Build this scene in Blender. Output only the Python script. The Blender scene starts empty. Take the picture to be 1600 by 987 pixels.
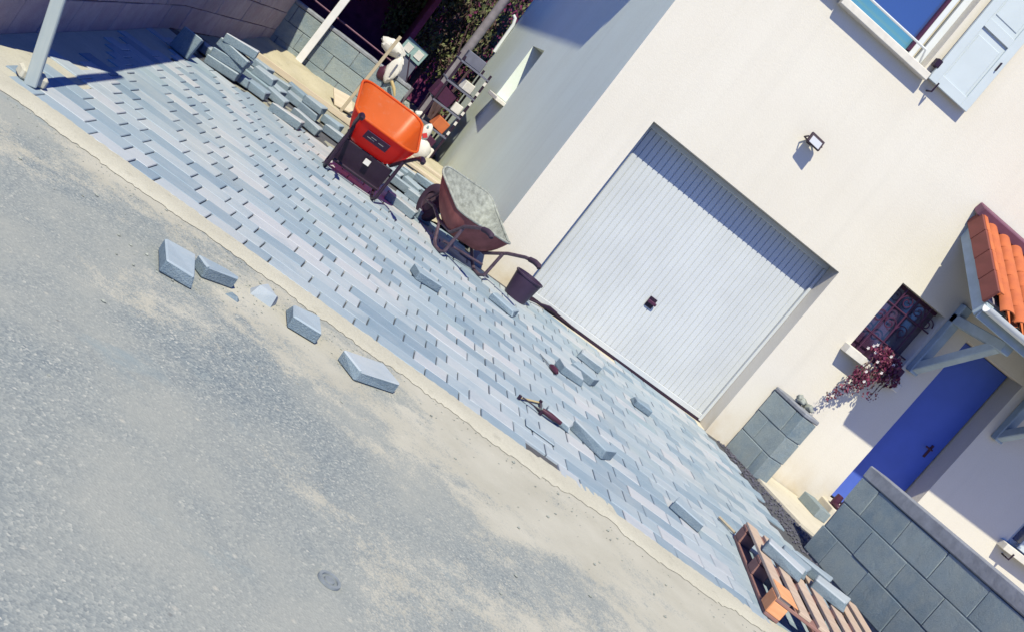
import bpy, bmesh, math, random
from mathutils import Vector, Matrix, Euler
R = math.radians
SC = bpy.context.scene
COL = SC.collection
random.seed(7)

# ------------------------------------------------------------------ camera
CAMP = Vector((-2.033, -9.576, 1.458))
roll, pitch, yaw = 0.667056, 0.164747, 0.269517
fw = Vector((math.sin(yaw)*math.cos(pitch), math.cos(yaw)*math.cos(pitch), -math.sin(pitch)))
rt = Vector((math.cos(yaw), -math.sin(yaw), 0))
up = rt.cross(fw)
r2 = math.cos(roll)*rt + math.sin(roll)*up
u2 = -math.sin(roll)*rt + math.cos(roll)*up
cam = bpy.data.cameras.new('camera')
cam.sensor_fit = 'HORIZONTAL'; cam.sensor_width = 36.0
cam.lens = 36.0*1661.07/1600.0
cam.clip_start = 0.05; cam.clip_end = 1000
co = bpy.data.objects.new('camera', cam); COL.objects.link(co)
m3 = Matrix((r2, u2, -fw)).transposed()
co.matrix_world = Matrix.Translation(CAMP) @ m3.to_4x4()
SC.camera = co

# ------------------------------------------------------------------ sky and sun
SUN_TRAVEL = Vector((0.41, 1.17, -1.58)).normalized()
EL = math.asin(-SUN_TRAVEL.z)
w = bpy.data.worlds.new('World'); SC.world = w; w.use_nodes = True
nt = w.node_tree; nt.nodes.clear()
out = nt.nodes.new('ShaderNodeOutputWorld'); bg = nt.nodes.new('ShaderNodeBackground')
sky = nt.nodes.new('ShaderNodeTexSky'); sky.sky_type = 'NISHITA'; sky.sun_disc = False
sky.sun_elevation = EL; sky.sun_rotation = math.atan2(-SUN_TRAVEL.x, -SUN_TRAVEL.y)
sky.dust_density = 0.4; sky.ozone_density = 2.0; sky.air_density = 1.0
tint = nt.nodes.new('ShaderNodeMix'); tint.data_type = 'RGBA'; tint.blend_type = 'MULTIPLY'
tint.inputs[0].default_value = 1.0
tint.inputs[7].default_value = (0.20, 0.45, 1.22, 1)
nt.links.new(sky.outputs[0], tint.inputs[6]); nt.links.new(tint.outputs[2], bg.inputs[0])
bg.inputs[1].default_value = 0.08
nt.links.new(bg.outputs[0], out.inputs[0])
sl = bpy.data.lights.new('sun', 'SUN'); sl.energy = 4.4; sl.angle = R(0.55); sl.color = (1.0, 0.935, 0.70)
so = bpy.data.objects.new('sun', sl); COL.objects.link(so)
so.rotation_euler = SUN_TRAVEL.to_track_quat('-Z', 'Y').to_euler(); so.location = (-4, -12, 14)
SC.view_settings.view_transform = 'Standard'; SC.view_settings.look = 'None'
SC.cycles.diffuse_bounces = 1
SC.view_settings.exposure = 0.31; SC.view_settings.gamma = 1.0

# ------------------------------------------------------------------ materials
MATS = {}
def nodemat(name):
    m = bpy.data.materials.new(name); m.use_nodes = True
    t = m.node_tree; b = t.nodes['Principled BSDF']
    return m, t, b
def N(t, typ, **k):
    n = t.nodes.new(typ)
    for a, v in k.items(): setattr(n, a, v)
    return n
def ramp(t, src, stops):
    r = N(t, 'ShaderNodeValToRGB'); e = r.color_ramp.elements
    while len(e) < len(stops): e.new(0.5)
    for i, (p, c) in enumerate(stops):
        e[i].position = p; e[i].color = (c[0], c[1], c[2], 1) if not isinstance(c, (int, float)) else (c, c, c, 1)
    t.links.new(src, r.inputs[0]); return r.outputs[0]
def mixc(t, f, a, b, mode='MIX'):
    m = N(t, 'ShaderNodeMix', data_type='RGBA', blend_type=mode)
    for sock, v in ((m.inputs[0], f), (m.inputs[6], a), (m.inputs[7], b)):
        if isinstance(v, bpy.types.NodeSocket): t.links.new(v, sock)
        elif isinstance(v, (int, float)): sock.default_value = v
        else: sock.default_value = (v[0], v[1], v[2], 1)
    return m.outputs[2]
def noise(t, co, scale, detail=4, rough=0.55):
    n = N(t, 'ShaderNodeTexNoise'); n.inputs['Scale'].default_value = scale
    n.inputs['Detail'].default_value = detail; n.inputs['Roughness'].default_value = rough
    if co is not None: t.links.new(co, n.inputs['Vector'])
    return n.outputs[0]
def coords(t, kind='Object'):
    return N(t, 'ShaderNodeTexCoord').outputs[kind]
def mapped(t, co, sc):
    m = N(t, 'ShaderNodeMapping'); m.inputs['Scale'].default_value = sc
    t.links.new(co, m.inputs['Vector']); return m.outputs[0]
def bump(t, b, h, s, d=0.01):
    n = N(t, 'ShaderNodeBump'); n.inputs['Strength'].default_value = s; n.inputs['Distance'].default_value = d
    t.links.new(h, n.inputs['Height']); t.links.new(n.outputs[0], b.inputs['Normal'])
def simple(name, c, rough=0.6, var=0.12, scale=14, bmp=0.15, metal=0.0, c2=None, spec=0.4):
    if name in MATS: return MATS[name]
    m, t, b = nodemat(name)
    oc = coords(t)
    n = noise(t, oc, scale, 6)
    d = c2 or tuple(max(0, x*(1-2.2*var)) for x in c)
    col = ramp(t, n, [(0.32, d), (0.68, c)])
    t.links.new(col, b.inputs['Base Color'])
    b.inputs['Roughness'].default_value = rough; b.inputs['Metallic'].default_value = metal
    b.inputs['Specular IOR Level'].default_value = spec
    if bmp: bump(t, b, noise(t, oc, scale*6, 3), bmp, 0.006)
    MATS[name] = m; return m

def m_render(name, k):
    m, t, b = nodemat(name); g = N(t, 'ShaderNodeNewGeometry').outputs['Position']
    sc = lambda c: tuple(x*y for x, y in zip(c, k))
    big = noise(t, g, 0.8, 6, 0.6); fine = noise(t, g, 75, 5, 0.75); grit = noise(t, g, 28, 4, 0.7)
    base = ramp(t, big, [(0.28, sc((0.69, 0.65, 0.585))), (0.72, sc((0.75, 0.72, 0.665)))])
    base = mixc(t, 0.14, base, ramp(t, fine, [(0.3, sc((0.48, 0.44, 0.38))), (0.7, sc((0.92, 0.90, 0.86)))]))
    # faint rain streaks running down the render
    st = noise(t, mapped(t, g, (7, 7, 0.35)), 1.0, 5, 0.6)
    base = mixc(t, ramp(t, st, [(0.50, 0.0), (0.78, 0.16)]), base, sc((0.52, 0.50, 0.46)))
    sx = N(t, 'ShaderNodeSeparateXYZ'); t.links.new(g, sx.inputs[0])
    mr = N(t, 'ShaderNodeMapRange'); mr.inputs[1].default_value = 0.45; mr.inputs[2].default_value = 0.0
    t.links.new(sx.outputs[2], mr.inputs[0])
    ml = N(t, 'ShaderNodeMath', operation='MULTIPLY'); t.links.new(mr.outputs[0], ml.inputs[0])
    t.links.new(ramp(t, noise(t, g, 4.5, 6, 0.65), [(0.33, 0.0), (0.72, 0.8)]), ml.inputs[1])
    base = mixc(t, ml.outputs[0], base, sc((0.58, 0.48, 0.33)))
    t.links.new(base, b.inputs['Base Color']); b.inputs['Roughness'].default_value = 0.92
    b.inputs['Specular IOR Level'].default_value = 0.12
    ad = N(t, 'ShaderNodeMath', operation='ADD'); t.links.new(fine, ad.inputs[0]); t.links.new(grit, ad.inputs[1])
    bump(t, b, ad.outputs[0], 0.32, 0.005); return m
def m_paver(src):
    m, t, b = nodemat('paver_' + src)
    if src == 'object':
        oi = N(t, 'ShaderNodeObjectInfo'); rnd = oi.outputs['Random']
    else:
        at = N(t, 'ShaderNodeAttribute', attribute_name='shade'); rnd = at.outputs['Fac']
    g = N(t, 'ShaderNodeNewGeometry').outputs['Position']
    base = ramp(t, rnd, [(0.0, (0.135, 0.23, 0.335)), (0.26, (0.24, 0.34, 0.435)), (0.52, (0.35, 0.435, 0.515)),
                         (0.78, (0.44, 0.495, 0.555)), (0.93, (0.52, 0.53, 0.585)), (1.0, (0.23, 0.35, 0.42))])
    mott = noise(t, mapped(t, g, (5, 9, 5)), 1.4, 6, 0.65)
    base = mixc(t, 0.24, base, ramp(t, mott, [(0.3, (0.22, 0.32, 0.41)), (0.7, (0.48, 0.51, 0.56))]))
    fine = noise(t, g, 260, 3, 0.8)
    base = mixc(t, 0.16, base, ramp(t, fine, [(0.25, (0.10, 0.14, 0.2)), (0.75, (0.72, 0.72, 0.75))]))
    base = mixc(t, ramp(t, noise(t, mapped(t, g, (1.6, 2.6, 1)), 1.0, 7, 0.7), [(0.52, 0.0), (0.70, 0.45)]), base, (0.185, 0.27, 0.36))
    # pale cement dust trodden over the stones
    base = mixc(t, ramp(t, noise(t, g, 1.1, 6, 0.6), [(0.50, 0.0), (0.72, 0.30)]), base, (0.52, 0.51, 0.48))
    t.links.new(base, b.inputs['Base Color']); b.inputs['Roughness'].default_value = 0.85
    b.inputs['Specular IOR Level'].default_value = 0.25
    bump(t, b, fine, 0.25, 0.003); return m
def m_block(name, a, c, e):
    m, t, b = nodemat(name); oi = N(t, 'ShaderNodeObjectInfo'); g = N(t, 'ShaderNodeNewGeometry').outputs['Position']
    base = mixc(t, oi.outputs['Random'], a, c)
    base = mixc(t, ramp(t, noise(t, g, 7, 6, 0.65), [(0.38, 0.0), (0.7, 0.85)]), base, e)
    base = mixc(t, ramp(t, noise(t, g, 2.3, 6, 0.7), [(0.45, 0.0), (0.75, 0.5)]), base, tuple(x*0.62 for x in a))
    fine = noise(t, g, 130, 3, 0.8)
    base = mixc(t, 0.25, base, ramp(t, fine, [(0.3, (0.05, 0.06, 0.07)), (0.75, (0.6, 0.62, 0.6))]))
    t.links.new(base, b.inputs['Base Color']); b.inputs['Roughness'].default_value = 0.95
    b.inputs['Specular IOR Level'].default_value = 0.1
    mid = N(t, 'ShaderNodeMath', operation='ADD'); t.links.new(fine, mid.inputs[0]); t.links.new(noise(t, g, 22, 5, 0.7), mid.inputs[1])
    bump(t, b, mid.outputs[0], 0.8, 0.012); return m
def m_road():
    m, t, b = nodemat('asphalt'); g = N(t, 'ShaderNodeNewGeometry').outputs['Position']
    agg = N(t, 'ShaderNodeTexVoronoi'); agg.inputs['Scale'].default_value = 125; t.links.new(g, agg.inputs['Vector'])
    stone = ramp(t, agg.outputs['Color'], [(0.0, (0.11, 0.145, 0.185)), (0.45, (0.20, 0.24, 0.27)), (0.8, (0.30, 0.335, 0.345)), (1.0, (0.58, 0.585, 0.55))])
    # worn lighter areas and a few bluish repairs
    stone = mixc(t, ramp(t, noise(t, g, 0.75, 6, 0.62), [(0.36, 0.0), (0.58, 0.78)]), stone, (0.35, 0.365, 0.35))
    stone = mixc(t, ramp(t, noise(t, mapped(t, g, (0.9, 1.7, 1)), 1.0, 5, 0.7), [(0.60, 0.0), (0.70, 0.50)]), stone, (0.21, 0.285, 0.335))
    # sand and cement dust: thick beside the kerb and towards the pallet, in drifts elsewhere
    s = N(t, 'ShaderNodeSeparateXYZ'); t.links.new(g, s.inputs[0])
    def math_(op, x, y):
        n = N(t, 'ShaderNodeMath', operation=op)
        for i, v in enumerate((x, y)):
            if isinstance(v, (int, float)): n.inputs[i].default_value = v
            else: t.links.new(v, n.inputs[i])
        return n.outputs[0]
    lx = math_('MULTIPLY', math_('ADD', s.outputs[0], 1.25), 0.48)
    ly = math_('MULTIPLY', math_('ADD', s.outputs[1], 5.65), 0.72)
    dr = math_('ADD', math_('ADD', lx, ly), 0.22)
    n1 = noise(t, g, 1.3, 7, 0.62); n2 = noise(t, g, 8.5, 8, 0.78)
    f = math_('ADD', math_('ADD', dr, math_('MULTIPLY', math_('SUBTRACT', n1, 0.5), 5.8)), math_('MULTIPLY', math_('SUBTRACT', n2, 0.5), 3.4))
    f = math_('ADD', f, math_('MULTIPLY', math_('SUBTRACT', agg.outputs['Distance'], 0.4), -1.0))
    mask = ramp(t, f, [(0.05, 0.05), (0.42, 0.46), (0.85, 0.90)])
    dust = ramp(t, noise(t, g, 3, 6), [(0.3, (0.44, 0.425, 0.365)), (0.7, (0.53, 0.515, 0.455))])
    col = mixc(t, mask, stone, dust)
    vo = N(t, 'ShaderNodeTexVoronoi'); vo.inputs['Scale'].default_value = 8; t.links.new(g, vo.inputs['Vector'])
    col = mixc(t, ramp(t, vo.outputs['Distance'], [(0.0, 0.75), (0.10, 0.0)]), col, (0.56, 0.54, 0.48))
    v2 = N(t, 'ShaderNodeTexVoronoi'); v2.inputs['Scale'].default_value = 5.3; t.links.new(g, v2.inputs['Vector'])
    col = mixc(t, ramp(t, v2.outputs['Distance'], [(0.0, 0.75), (0.05, 0.0)]), col, (0.10, 0.10, 0.11))
    t.links.new(col, b.inputs['Base Color']); b.inputs['Roughness'].default_value = 0.93
    b.inputs['Specular IOR Level'].default_value = 0.15
    bump(t, b, agg.outputs['Distance'], 0.28, 0.004); return m
def m_concrete(name, a, c, sp):
    m, t, b = nodemat(name); g = N(t, 'ShaderNodeNewGeometry').outputs['Position']
    col = ramp(t, noise(t, g, 2.6, 7, 0.65), [(0.3, a), (0.7, c)])
    fine = noise(t, g, 120, 4, 0.75)
    col = mixc(t, 0.22, col, ramp(t, fine, [(0.3, sp), (0.7, (0.8, 0.78, 0.7))]))
    col = mixc(t, ramp(t, noise(t, g, 9, 5, 0.7), [(0.58, 0.0), (0.74, 0.5)]), col, tuple(x*0.6 for x in a))
    t.links.new(col, b.inputs['Base Color']); b.inputs['Roughness'].default_value = 0.95
    b.inputs['Specular IOR Level'].default_value = 0.1
    bump(t, b, fine, 0.5, 0.006); return m
def m_leaf(name, cols, rough=0.6):
    m, t, b = nodemat(name)
    at = N(t, 'ShaderNodeAttribute', attribute_name='shade')
    k = len(cols)
    col = ramp(t, at.outputs['Fac'], [(i/(k-1), c) for i, c in enumerate(cols)])
    t.links.new(col, b.inputs['Base Color']); b.inputs['Roughness'].default_value = rough
    b.inputs['Specular IOR Level'].default_value = 0.25
    return m
def m_wood(name, a, c, sc=(3, 40, 40)):
    m, t, b = nodemat(name); oc = coords(t)
    n = noise(t, mapped(t, oc, sc), 1.0, 6, 0.6)
    oi = N(t, 'ShaderNodeObjectInfo')
    col = ramp(t, n, [(0.3, a), (0.7, c)])
    col = mixc(t, 0.35, col, ramp(t, oi.outputs['Random'], [(0, a), (1, c)]))
    t.links.new(col, b.inputs['Base Color']); b.inputs['Roughness'].default_value = 0.85
    b.inputs['Specular IOR Level'].default_value = 0.2
    bump(t, b, n, 0.3, 0.004); return m
def m_plastic(name, c, glow):
    m, t, b = nodemat(name); oc = coords(t)
    inner = ramp(t, noise(t, oc, 6, 5), [(0.3, tuple(x*0.9 for x in c)), (0.7, c)])
    inner = mixc(t, ramp(t, noise(t, oc, 17, 6, 0.7), [(0.55, 0.0), (0.78, 0.30)]), inner, (0.72, 0.50, 0.38))
    gm = N(t, 'ShaderNodeNewGeometry')
    t.links.new(mixc(t, gm.outputs['Backfacing'], inner, (0.82, 0.045, 0.03)), b.inputs['Base Color'])  # back faces take the red of the tub's shaded outer side, as colour
    b.inputs['Roughness'].default_value = 0.36; b.inputs['Specular IOR Level'].default_value = 0.35
    tr = N(t, 'ShaderNodeBsdfTranslucent'); tr.inputs[0].default_value = (*glow, 1)
    mx = N(t, 'ShaderNodeMixShader'); mx.inputs[0].default_value = 0.50
    t.links.new(b.outputs[0], mx.inputs[1]); t.links.new(tr.outputs[0], mx.inputs[2])
    t.links.new(mx.outputs[0], t.nodes['Material Output'].inputs['Surface']); return m
def m_glass(name, c, rough=0.05):
    m, t, b = nodemat(name)
    b.inputs['Base Color'].default_value = (*c, 1); b.inputs['Roughness'].default_value = rough
    b.inputs['Specular IOR Level'].default_value = 1.0; b.inputs['IOR'].default_value = 1.8
    return m

M = dict(
    render=m_render('wall_render', (1, 1, 1)), side_render=m_render('side_wall_render', (1.03, 1.20, 1.22)), paver=m_paver('object'), paver_rest=m_paver('attribute'), road=m_road(),  # side wall: cooler, brighter copy of the render, its light put into the colour
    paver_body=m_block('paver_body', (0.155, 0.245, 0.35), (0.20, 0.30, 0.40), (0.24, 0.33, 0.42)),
    block=m_block('concrete_block', (0.19, 0.285, 0.37), (0.32, 0.405, 0.455), (0.36, 0.42, 0.43)),
    darkblock=m_block('stained_block', (0.46, 0.38, 0.48), (0.54, 0.46, 0.56), (0.40, 0.28, 0.38)),  # purple of the shade on the left wall, put into the block colour
    mortar=simple('mortar', (0.26, 0.29, 0.33), 0.95, 0.2, 20, 0.4),
    darkmortar=simple('dark_mortar', (0.13, 0.075, 0.12), 0.95, 0.2, 20, 0.4),  # the same purple shade tint, put into the mortar
    cap=simple('wall_cap_concrete', (0.30, 0.32, 0.37), 0.95, 0.15, 10, 0.4),
    strip=m_concrete('kerb_concrete', (0.47, 0.455, 0.385), (0.565, 0.55, 0.475), (0.25, 0.24, 0.21)),
    slab=m_concrete('slab_concrete', (0.60, 0.55, 0.45), (0.70, 0.65, 0.55), (0.4, 0.36, 0.3)),
    soil=m_concrete('bare_soil', (0.26, 0.27, 0.22), (0.36, 0.35, 0.29), (0.12, 0.11, 0.09)),
    sand=m_concrete('sandy_bank', (0.46, 0.41, 0.28), (0.55, 0.50, 0.38), (0.25, 0.22, 0.15)),
    bed=simple('joint_sand', (0.115, 0.12, 0.14), 0.95, 0.2, 30, 0.4),
    earth=m_concrete('field_earth', (0.20, 0.19, 0.13), (0.28, 0.27, 0.19), (0.1, 0.09, 0.07)),
    grass=m_concrete('yard_turf', (0.10, 0.105, 0.06), (0.17, 0.17, 0.10), (0.05, 0.05, 0.03)),
    gravel=simple('dark_gravel', (0.15, 0.15, 0.20), 0.9, 0.25, 40, 0.8),
    door_white=simple('garage_enamel', (0.60, 0.635, 0.675), 0.45, 0.045, 2.2, 0.02),
    white=simple('white_lacquer', (0.74, 0.78, 0.82), 0.4, 0.03, 4, 0.02),
    shutter=simple('shutter_paint', (0.58, 0.655, 0.71), 0.5, 0.03, 4, 0.03),
    sill=simple('sill_stone', (0.74, 0.71, 0.66), 0.85, 0.06, 12, 0.15),
    timber=simple('painted_timber', (0.40, 0.50, 0.58), 0.7, 0.08, 10, 0.15),
    soffit=simple('soffit_board', (0.34, 0.30, 0.36), 0.8, 0.1, 8, 0.1),
    blue=simple('blue_door_paint', (0.085, 0.155, 0.62), 0.4, 0.06, 3, 0.03),
    glass=m_glass('window_glass', (0.05, 0.10, 0.30)), teal_glass=m_glass('lower_glass', (0.10, 0.30, 0.42)),  # teal of the lower pane is a reflection put into the glass colour
    darkglass=m_glass('dark_glass', (0.06, 0.03, 0.07), 0.15),
    black=simple('black_metal', (0.030, 0.014, 0.034), 0.45, 0.1, 20, 0.05),
    iron=simple('dark_iron', (0.075, 0.02, 0.06), 0.5, 0.1, 20, 0.05),
    rubber=simple('rubber', (0.05, 0.03, 0.06), 0.8, 0.1, 20, 0.1),
    orange=m_plastic('orange_plastic', (0.95, 0.21, 0.04), (1.0, 0.03, 0.02)),
    rust=simple('rusty_tub_paint', (0.34, 0.115, 0.11), 0.7, 0.16, 12, 0.2),
    cement=simple('dried_cement', (0.42, 0.45, 0.42), 0.95, 0.22, 22, 0.9),
    steel=simple('worn_steel', (0.15, 0.105, 0.145), 0.5, 0.2, 22, 0.1, metal=0.3),
    pale_steel=simple('scuffed_steel', (0.45, 0.45, 0.47), 0.5, 0.15, 22, 0.1, metal=0.3),
    purple=simple('dark_bucket_plastic', (0.05, 0.03, 0.07), 0.5, 0.1, 8, 0.03),
    pallet=m_wood('pallet_wood', (0.46, 0.34, 0.27), (0.60, 0.49, 0.41), (40, 3, 40)),
    pallet_dark=m_wood('weathered_wood', (0.20, 0.10, 0.10), (0.33, 0.19, 0.17), (40, 3, 40)),
    orangewood=m_wood('orange_sprayed_wood', (0.72, 0.27, 0.12), (0.80, 0.42, 0.23), (30, 6, 30)),
    postwood=m_wood('grey_post_wood', (0.33, 0.40, 0.43), (0.45, 0.50, 0.50), (40, 40, 3)),
    brownwood=m_wood('brown_post_wood', (0.36, 0.30, 0.22), (0.50, 0.43, 0.32), (40, 40, 3)),
    plank=m_wood('plank_wood', (0.50, 0.42, 0.33), (0.66, 0.58, 0.47), (3, 40, 40)),
    whitepaint=simple('white_post_paint', (0.78, 0.78, 0.82), 0.6, 0.04, 8, 0.05),
    tile=simple('terracotta', (0.60, 0.17, 0.06), 0.8, 0.14, 5, 0.2, c2=(0.46, 0.12, 0.055)),
    verge=simple('verge_terracotta', (0.24, 0.075, 0.065), 0.8, 0.1, 6, 0.2),  # darker copy of the tile colour, the shade on the verge side painted in
    flash=simple('lead_flashing', (0.20, 0.085, 0.14), 0.6, 0.12, 6, 0.1),
    bagw=simple('white_sack', (0.74, 0.72, 0.70), 0.7, 0.08, 9, 0.3),
    red=simple('red_print', (0.60, 0.04, 0.05), 0.6, 0.05, 8, 0.05),
    yellow=simple('yellow_plastic', (0.55, 0.43, 0.22), 0.5, 0.05, 8, 0.05),
    teal=simple('teal_panel', (0.30, 0.45, 0.46), 0.6, 0.1, 8, 0.1),
    shed=simple('shed_boards', (0.24, 0.045, 0.145), 0.9, 0.2, 6, 0.2),
    bark=simple('bark', (0.16, 0.10, 0.12), 0.9, 0.2, 12, 0.6),
    pole=simple('grey_pole', (0.26, 0.24, 0.29), 0.8, 0.15, 10, 0.3),
    crate=simple('slate_plastic', (0.16, 0.17, 0.24), 0.6, 0.1, 8, 0.05),
    dred=simple('dark_red_handle', (0.075, 0.02, 0.045), 0.5, 0.1, 12, 0.05),
    toolsteel=simple('greenish_steel', (0.34, 0.40, 0.36), 0.5, 0.1, 22, 0.05, metal=0.2),
    lamp_glass=m_glass('lamp_glass', (0.55, 0.57, 0.62), 0.2),
    leaf_red=m_leaf('red_leaves', [(0.10, 0.01, 0.045), (0.17, 0.025, 0.075), (0.30, 0.11, 0.15), (0.13, 0.015, 0.06), (0.10, 0.05, 0.06)]),
    petal=simple('white_petals', (0.80, 0.76, 0.78), 0.7, 0.03, 20, 0.0),
    leaf_dark=m_leaf('dark_leaves', [(0.09, 0.04, 0.05), (0.12, 0.10, 0.075), (0.15, 0.17, 0.08), (0.20, 0.25, 0.11)]),
    twig=simple('twigs', (0.14, 0.09, 0.08), 0.9, 0.1, 20, 0.1),
    cast=simple('cast_iron', (0.25, 0.285, 0.32), 0.7, 0.1, 30, 0.2),
)

# ------------------------------------------------------------------ mesh helpers
class MB:
    def __init__(s): s.v = []; s.f = []; s.sm = []; s.a = []
    def add(s, vs, fs, smooth=False, shade=None):
        o = len(s.v); s.v += [tuple(v) for v in vs]
        for f in fs:
            s.f.append(tuple(i+o for i in f)); s.sm.append(smooth); s.a.append(shade if shade is not None else 0.5)
        return s
    def box(s, c, d, rot=None, ch=0.0, shade=None):
        x, y, z = d[0]/2, d[1]/2, d[2]/2
        if ch <= 0:
            vs = [(sx*x, sy*y, sz*z) for sz in (-1, 1) for sy in (-1, 1) for sx in (-1, 1)]
            fs = [(0, 2, 3, 1), (4, 5, 7, 6), (0, 1, 5, 4), (2, 6, 7, 3), (0, 4, 6, 2), (1, 3, 7, 5)]
        else:
            bm = bmesh.new(); bmesh.ops.create_cube(bm, size=1.0)
            for q in bm.verts: q.co = Vector((q.co.x*d[0], q.co.y*d[1], q.co.z*d[2]))
            bmesh.ops.bevel(bm, geom=list(bm.edges), offset=min(ch, min(d)*0.45), segments=1, affect='EDGES')
            bm.verts.index_update(); vs = [tuple(q.co) for q in bm.verts]
            fs = [tuple(q.index for q in f.verts) for f in bm.faces]; bm.free()
        Rm = (rot if isinstance(rot, Matrix) else Euler(rot).to_matrix()) if rot is not None else None
        vs = [((Rm @ Vector(v)) if Rm else Vector(v)) + Vector(c) for v in vs]
        return s.add(vs, fs, False, shade)
    def tube(s, path, r, n=10, cap=True, smooth=True):
        P = [Vector(p) for p in path]; k = len(P)
        rr = r if isinstance(r, (list, tuple)) else [r]*k
        T = []
        for i in range(k):
            d = (P[min(i+1, k-1)] - P[max(i-1, 0)]); T.append(d.normalized())
        a = Vector((0, 0, 1)) if abs(T[0].z) < 0.9 else Vector((1, 0, 0))
        u = T[0].cross(a).normalized(); vs = []
        for i in range(k):
            u = (u - T[i]*u.dot(T[i])).normalized(); v = T[i].cross(u)
            for j in range(n):
                th = 2*math.pi*j/n
                vs.append(P[i] + (u*math.cos(th) + v*math.sin(th))*rr[i])
        fs = [(i*n+j, i*n+(j+1) % n, (i+1)*n+(j+1) % n, (i+1)*n+j) for i in range(k-1) for j in range(n)]
        s.add(vs, fs, smooth)
        if cap:
            s.add(vs[:n], [tuple(range(n-1, -1, -1))]); s.add(vs[-n:], [tuple(range(n))])
        return s
    def lathe(s, prof, c=(0, 0, 0), n=24, axis='Z', smooth=True):
        vs = []
        for r_, h in prof:
            for j in range(n):
                th = 2*math.pi*j/n; x, y = r_*math.cos(th), r_*math.sin(th)
                vs.append((c[0]+x, c[1]+y, c[2]+h) if axis == 'Z' else (c[0]+h, c[1]+x, c[2]+y) if axis == 'X' else (c[0]+x, c[1]+h, c[2]+y))
        k = len(prof)
        fs = [(i*n+j, i*n+(j+1) % n, (i+1)*n+(j+1) % n, (i+1)*n+j) for i in range(k-1) for j in range(n)]
        return s.add(vs, fs, smooth)
    def build(s, name, mat, parent=None, loc=(0, 0, 0), rot=(0, 0, 0), shade=False, me=None):
        me = bpy.data.meshes.new(name)
        me.from_pydata(s.v, [], s.f); me.update()
        if any(s.sm):
            me.polygons.foreach_set('use_smooth', s.sm)
            me.set_sharp_from_angle(angle=R(40))
        if shade:
            at = me.attributes.new('shade', 'FLOAT', 'FACE'); at.data.foreach_set('value', s.a)
        me.materials.append(mat)
        return link(name, me, parent, loc, rot)
def link(name, me, parent=None, loc=(0, 0, 0), rot=(0, 0, 0)):
    o = bpy.data.objects.new(name, me); COL.objects.link(o)
    o.location = loc; o.rotation_euler = rot; o.parent = parent
    return o
def tag(o, label, cat, group=None, kind=None):
    o['label'] = label; o['category'] = cat
    if group: o['group'] = group
    if kind: o['kind'] = kind
    return o
def thing(name, label, cat, loc=(0, 0, 0), rz=0.0, group=None):
    o = link(name, None, None, loc, (0, 0, rz)); o.empty_display_size = 0.1
    return tag(o, label, cat, group)
def struct(o): o['kind'] = 'structure'; return o
def bx(name, mat, parent, c, d, rot=None, ch=0.004):
    return MB().box((0, 0, 0), d, None, ch).build(name, mat, parent, c, rot or (0, 0, 0))
def poly(name, pts, z, mat, parent=None):
    return MB().add([(x, y, z) for x, y in pts], [tuple(range(len(pts)))]).build(name, mat, parent)

# ------------------------------------------------------------------ ground, road, kerb
TH = R(-5.6); CT, ST = math.cos(TH), math.sin(TH)
def uv2xy(u, v): return (u*CT - v*ST, u*ST + v*CT)
def xy2uv(x, y): return (x*CT + y*ST, -x*ST + y*CT)
VF = -4.335                                   # front edge of the paving, in row coordinates
struct(poly('ground', [(-200, -200), (200, -200), (200, 200), (-200, 200)], -0.05, M['earth']))
rd = [(-60, VF-0.1), (60, VF-0.1), (60, -60), (-60, -60)]
struct(poly('road', [uv2xy(*q) for q in rd], 0.0, M['road']))
# kerb band of rough concrete, its outer edge crumbling out on to the road
mb = MB(); n = 420; vs = []; fs = []
for i in range(n+1):
    u = -4.6 + 8.6*i/n
    wd = 0.235 + 0.02*math.sin(u*1.9+0.4) + 0.015*math.sin(u*5.3) + 0.012*math.sin(u*17) + random.uniform(-0.018, 0.018)
    e = VF + 0.006 + random.uniform(-0.003, 0.003)
    if 0.45 < u < 0.98 or 1.75 < u: e += 0.06 + 0.03*math.sin(u*9)
    zt = 0.012 + random.uniform(-0.002, 0.002)
    for (vv, zz) in ((e, zt), (e-wd*0.45, 0.014), (e-wd*0.8, 0.012), (e-wd, 0.003)):
        x, y = uv2xy(u, vv); vs.append((x, y, zz))
for i in range(n):
    for j in range(3): a = i*4+j; fs.append((a, a+1, a+5, a+4))
mb.add(vs, fs, True); struct(mb.build('kerb_strip', M['strip']))

mb = MB(); rr0 = random.Random(5)
spots = ((-2.08, -5.09), (-1.93, -4.88), (-1.48, -4.77), (-1.1, -4.84), (-1.69, -4.71), (-1.69, -4.71))
for i in range(700):
    u = rr0.uniform(-3.6, 2.6); v = VF - 0.24 - abs(rr0.gauss(0, 0.16 if i % 3 else 0.9))
    x, y = uv2xy(u, v)
    if i >= 520: q = spots[i % 6]; x, y = q[0] + rr0.gauss(0, 0.13), q[1] + rr0.gauss(0, 0.11)
    s = rr0.uniform(0.002, 0.006) if i % 9 else rr0.uniform(0.006, 0.011)
    vs = [Vector(q)*s*rr0.uniform(0.6, 1.3) + Vector((x, y, s*0.4)) for q in ((1, 0, 0), (-1, 0, 0), (0, 1, 0), (0, -1, 0), (0, 0, 0.7), (0, 0, -0.7))]
    mb.add(vs, [(0, 2, 4), (2, 1, 4), (1, 3, 4), (3, 0, 4), (2, 0, 5), (1, 2, 5), (3, 1, 5), (0, 3, 5)])
tag(mb.build('road_grit', M['cement']), 'grit and small crumbs scattered on the road along the kerb', 'grit', kind='stuff')

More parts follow.
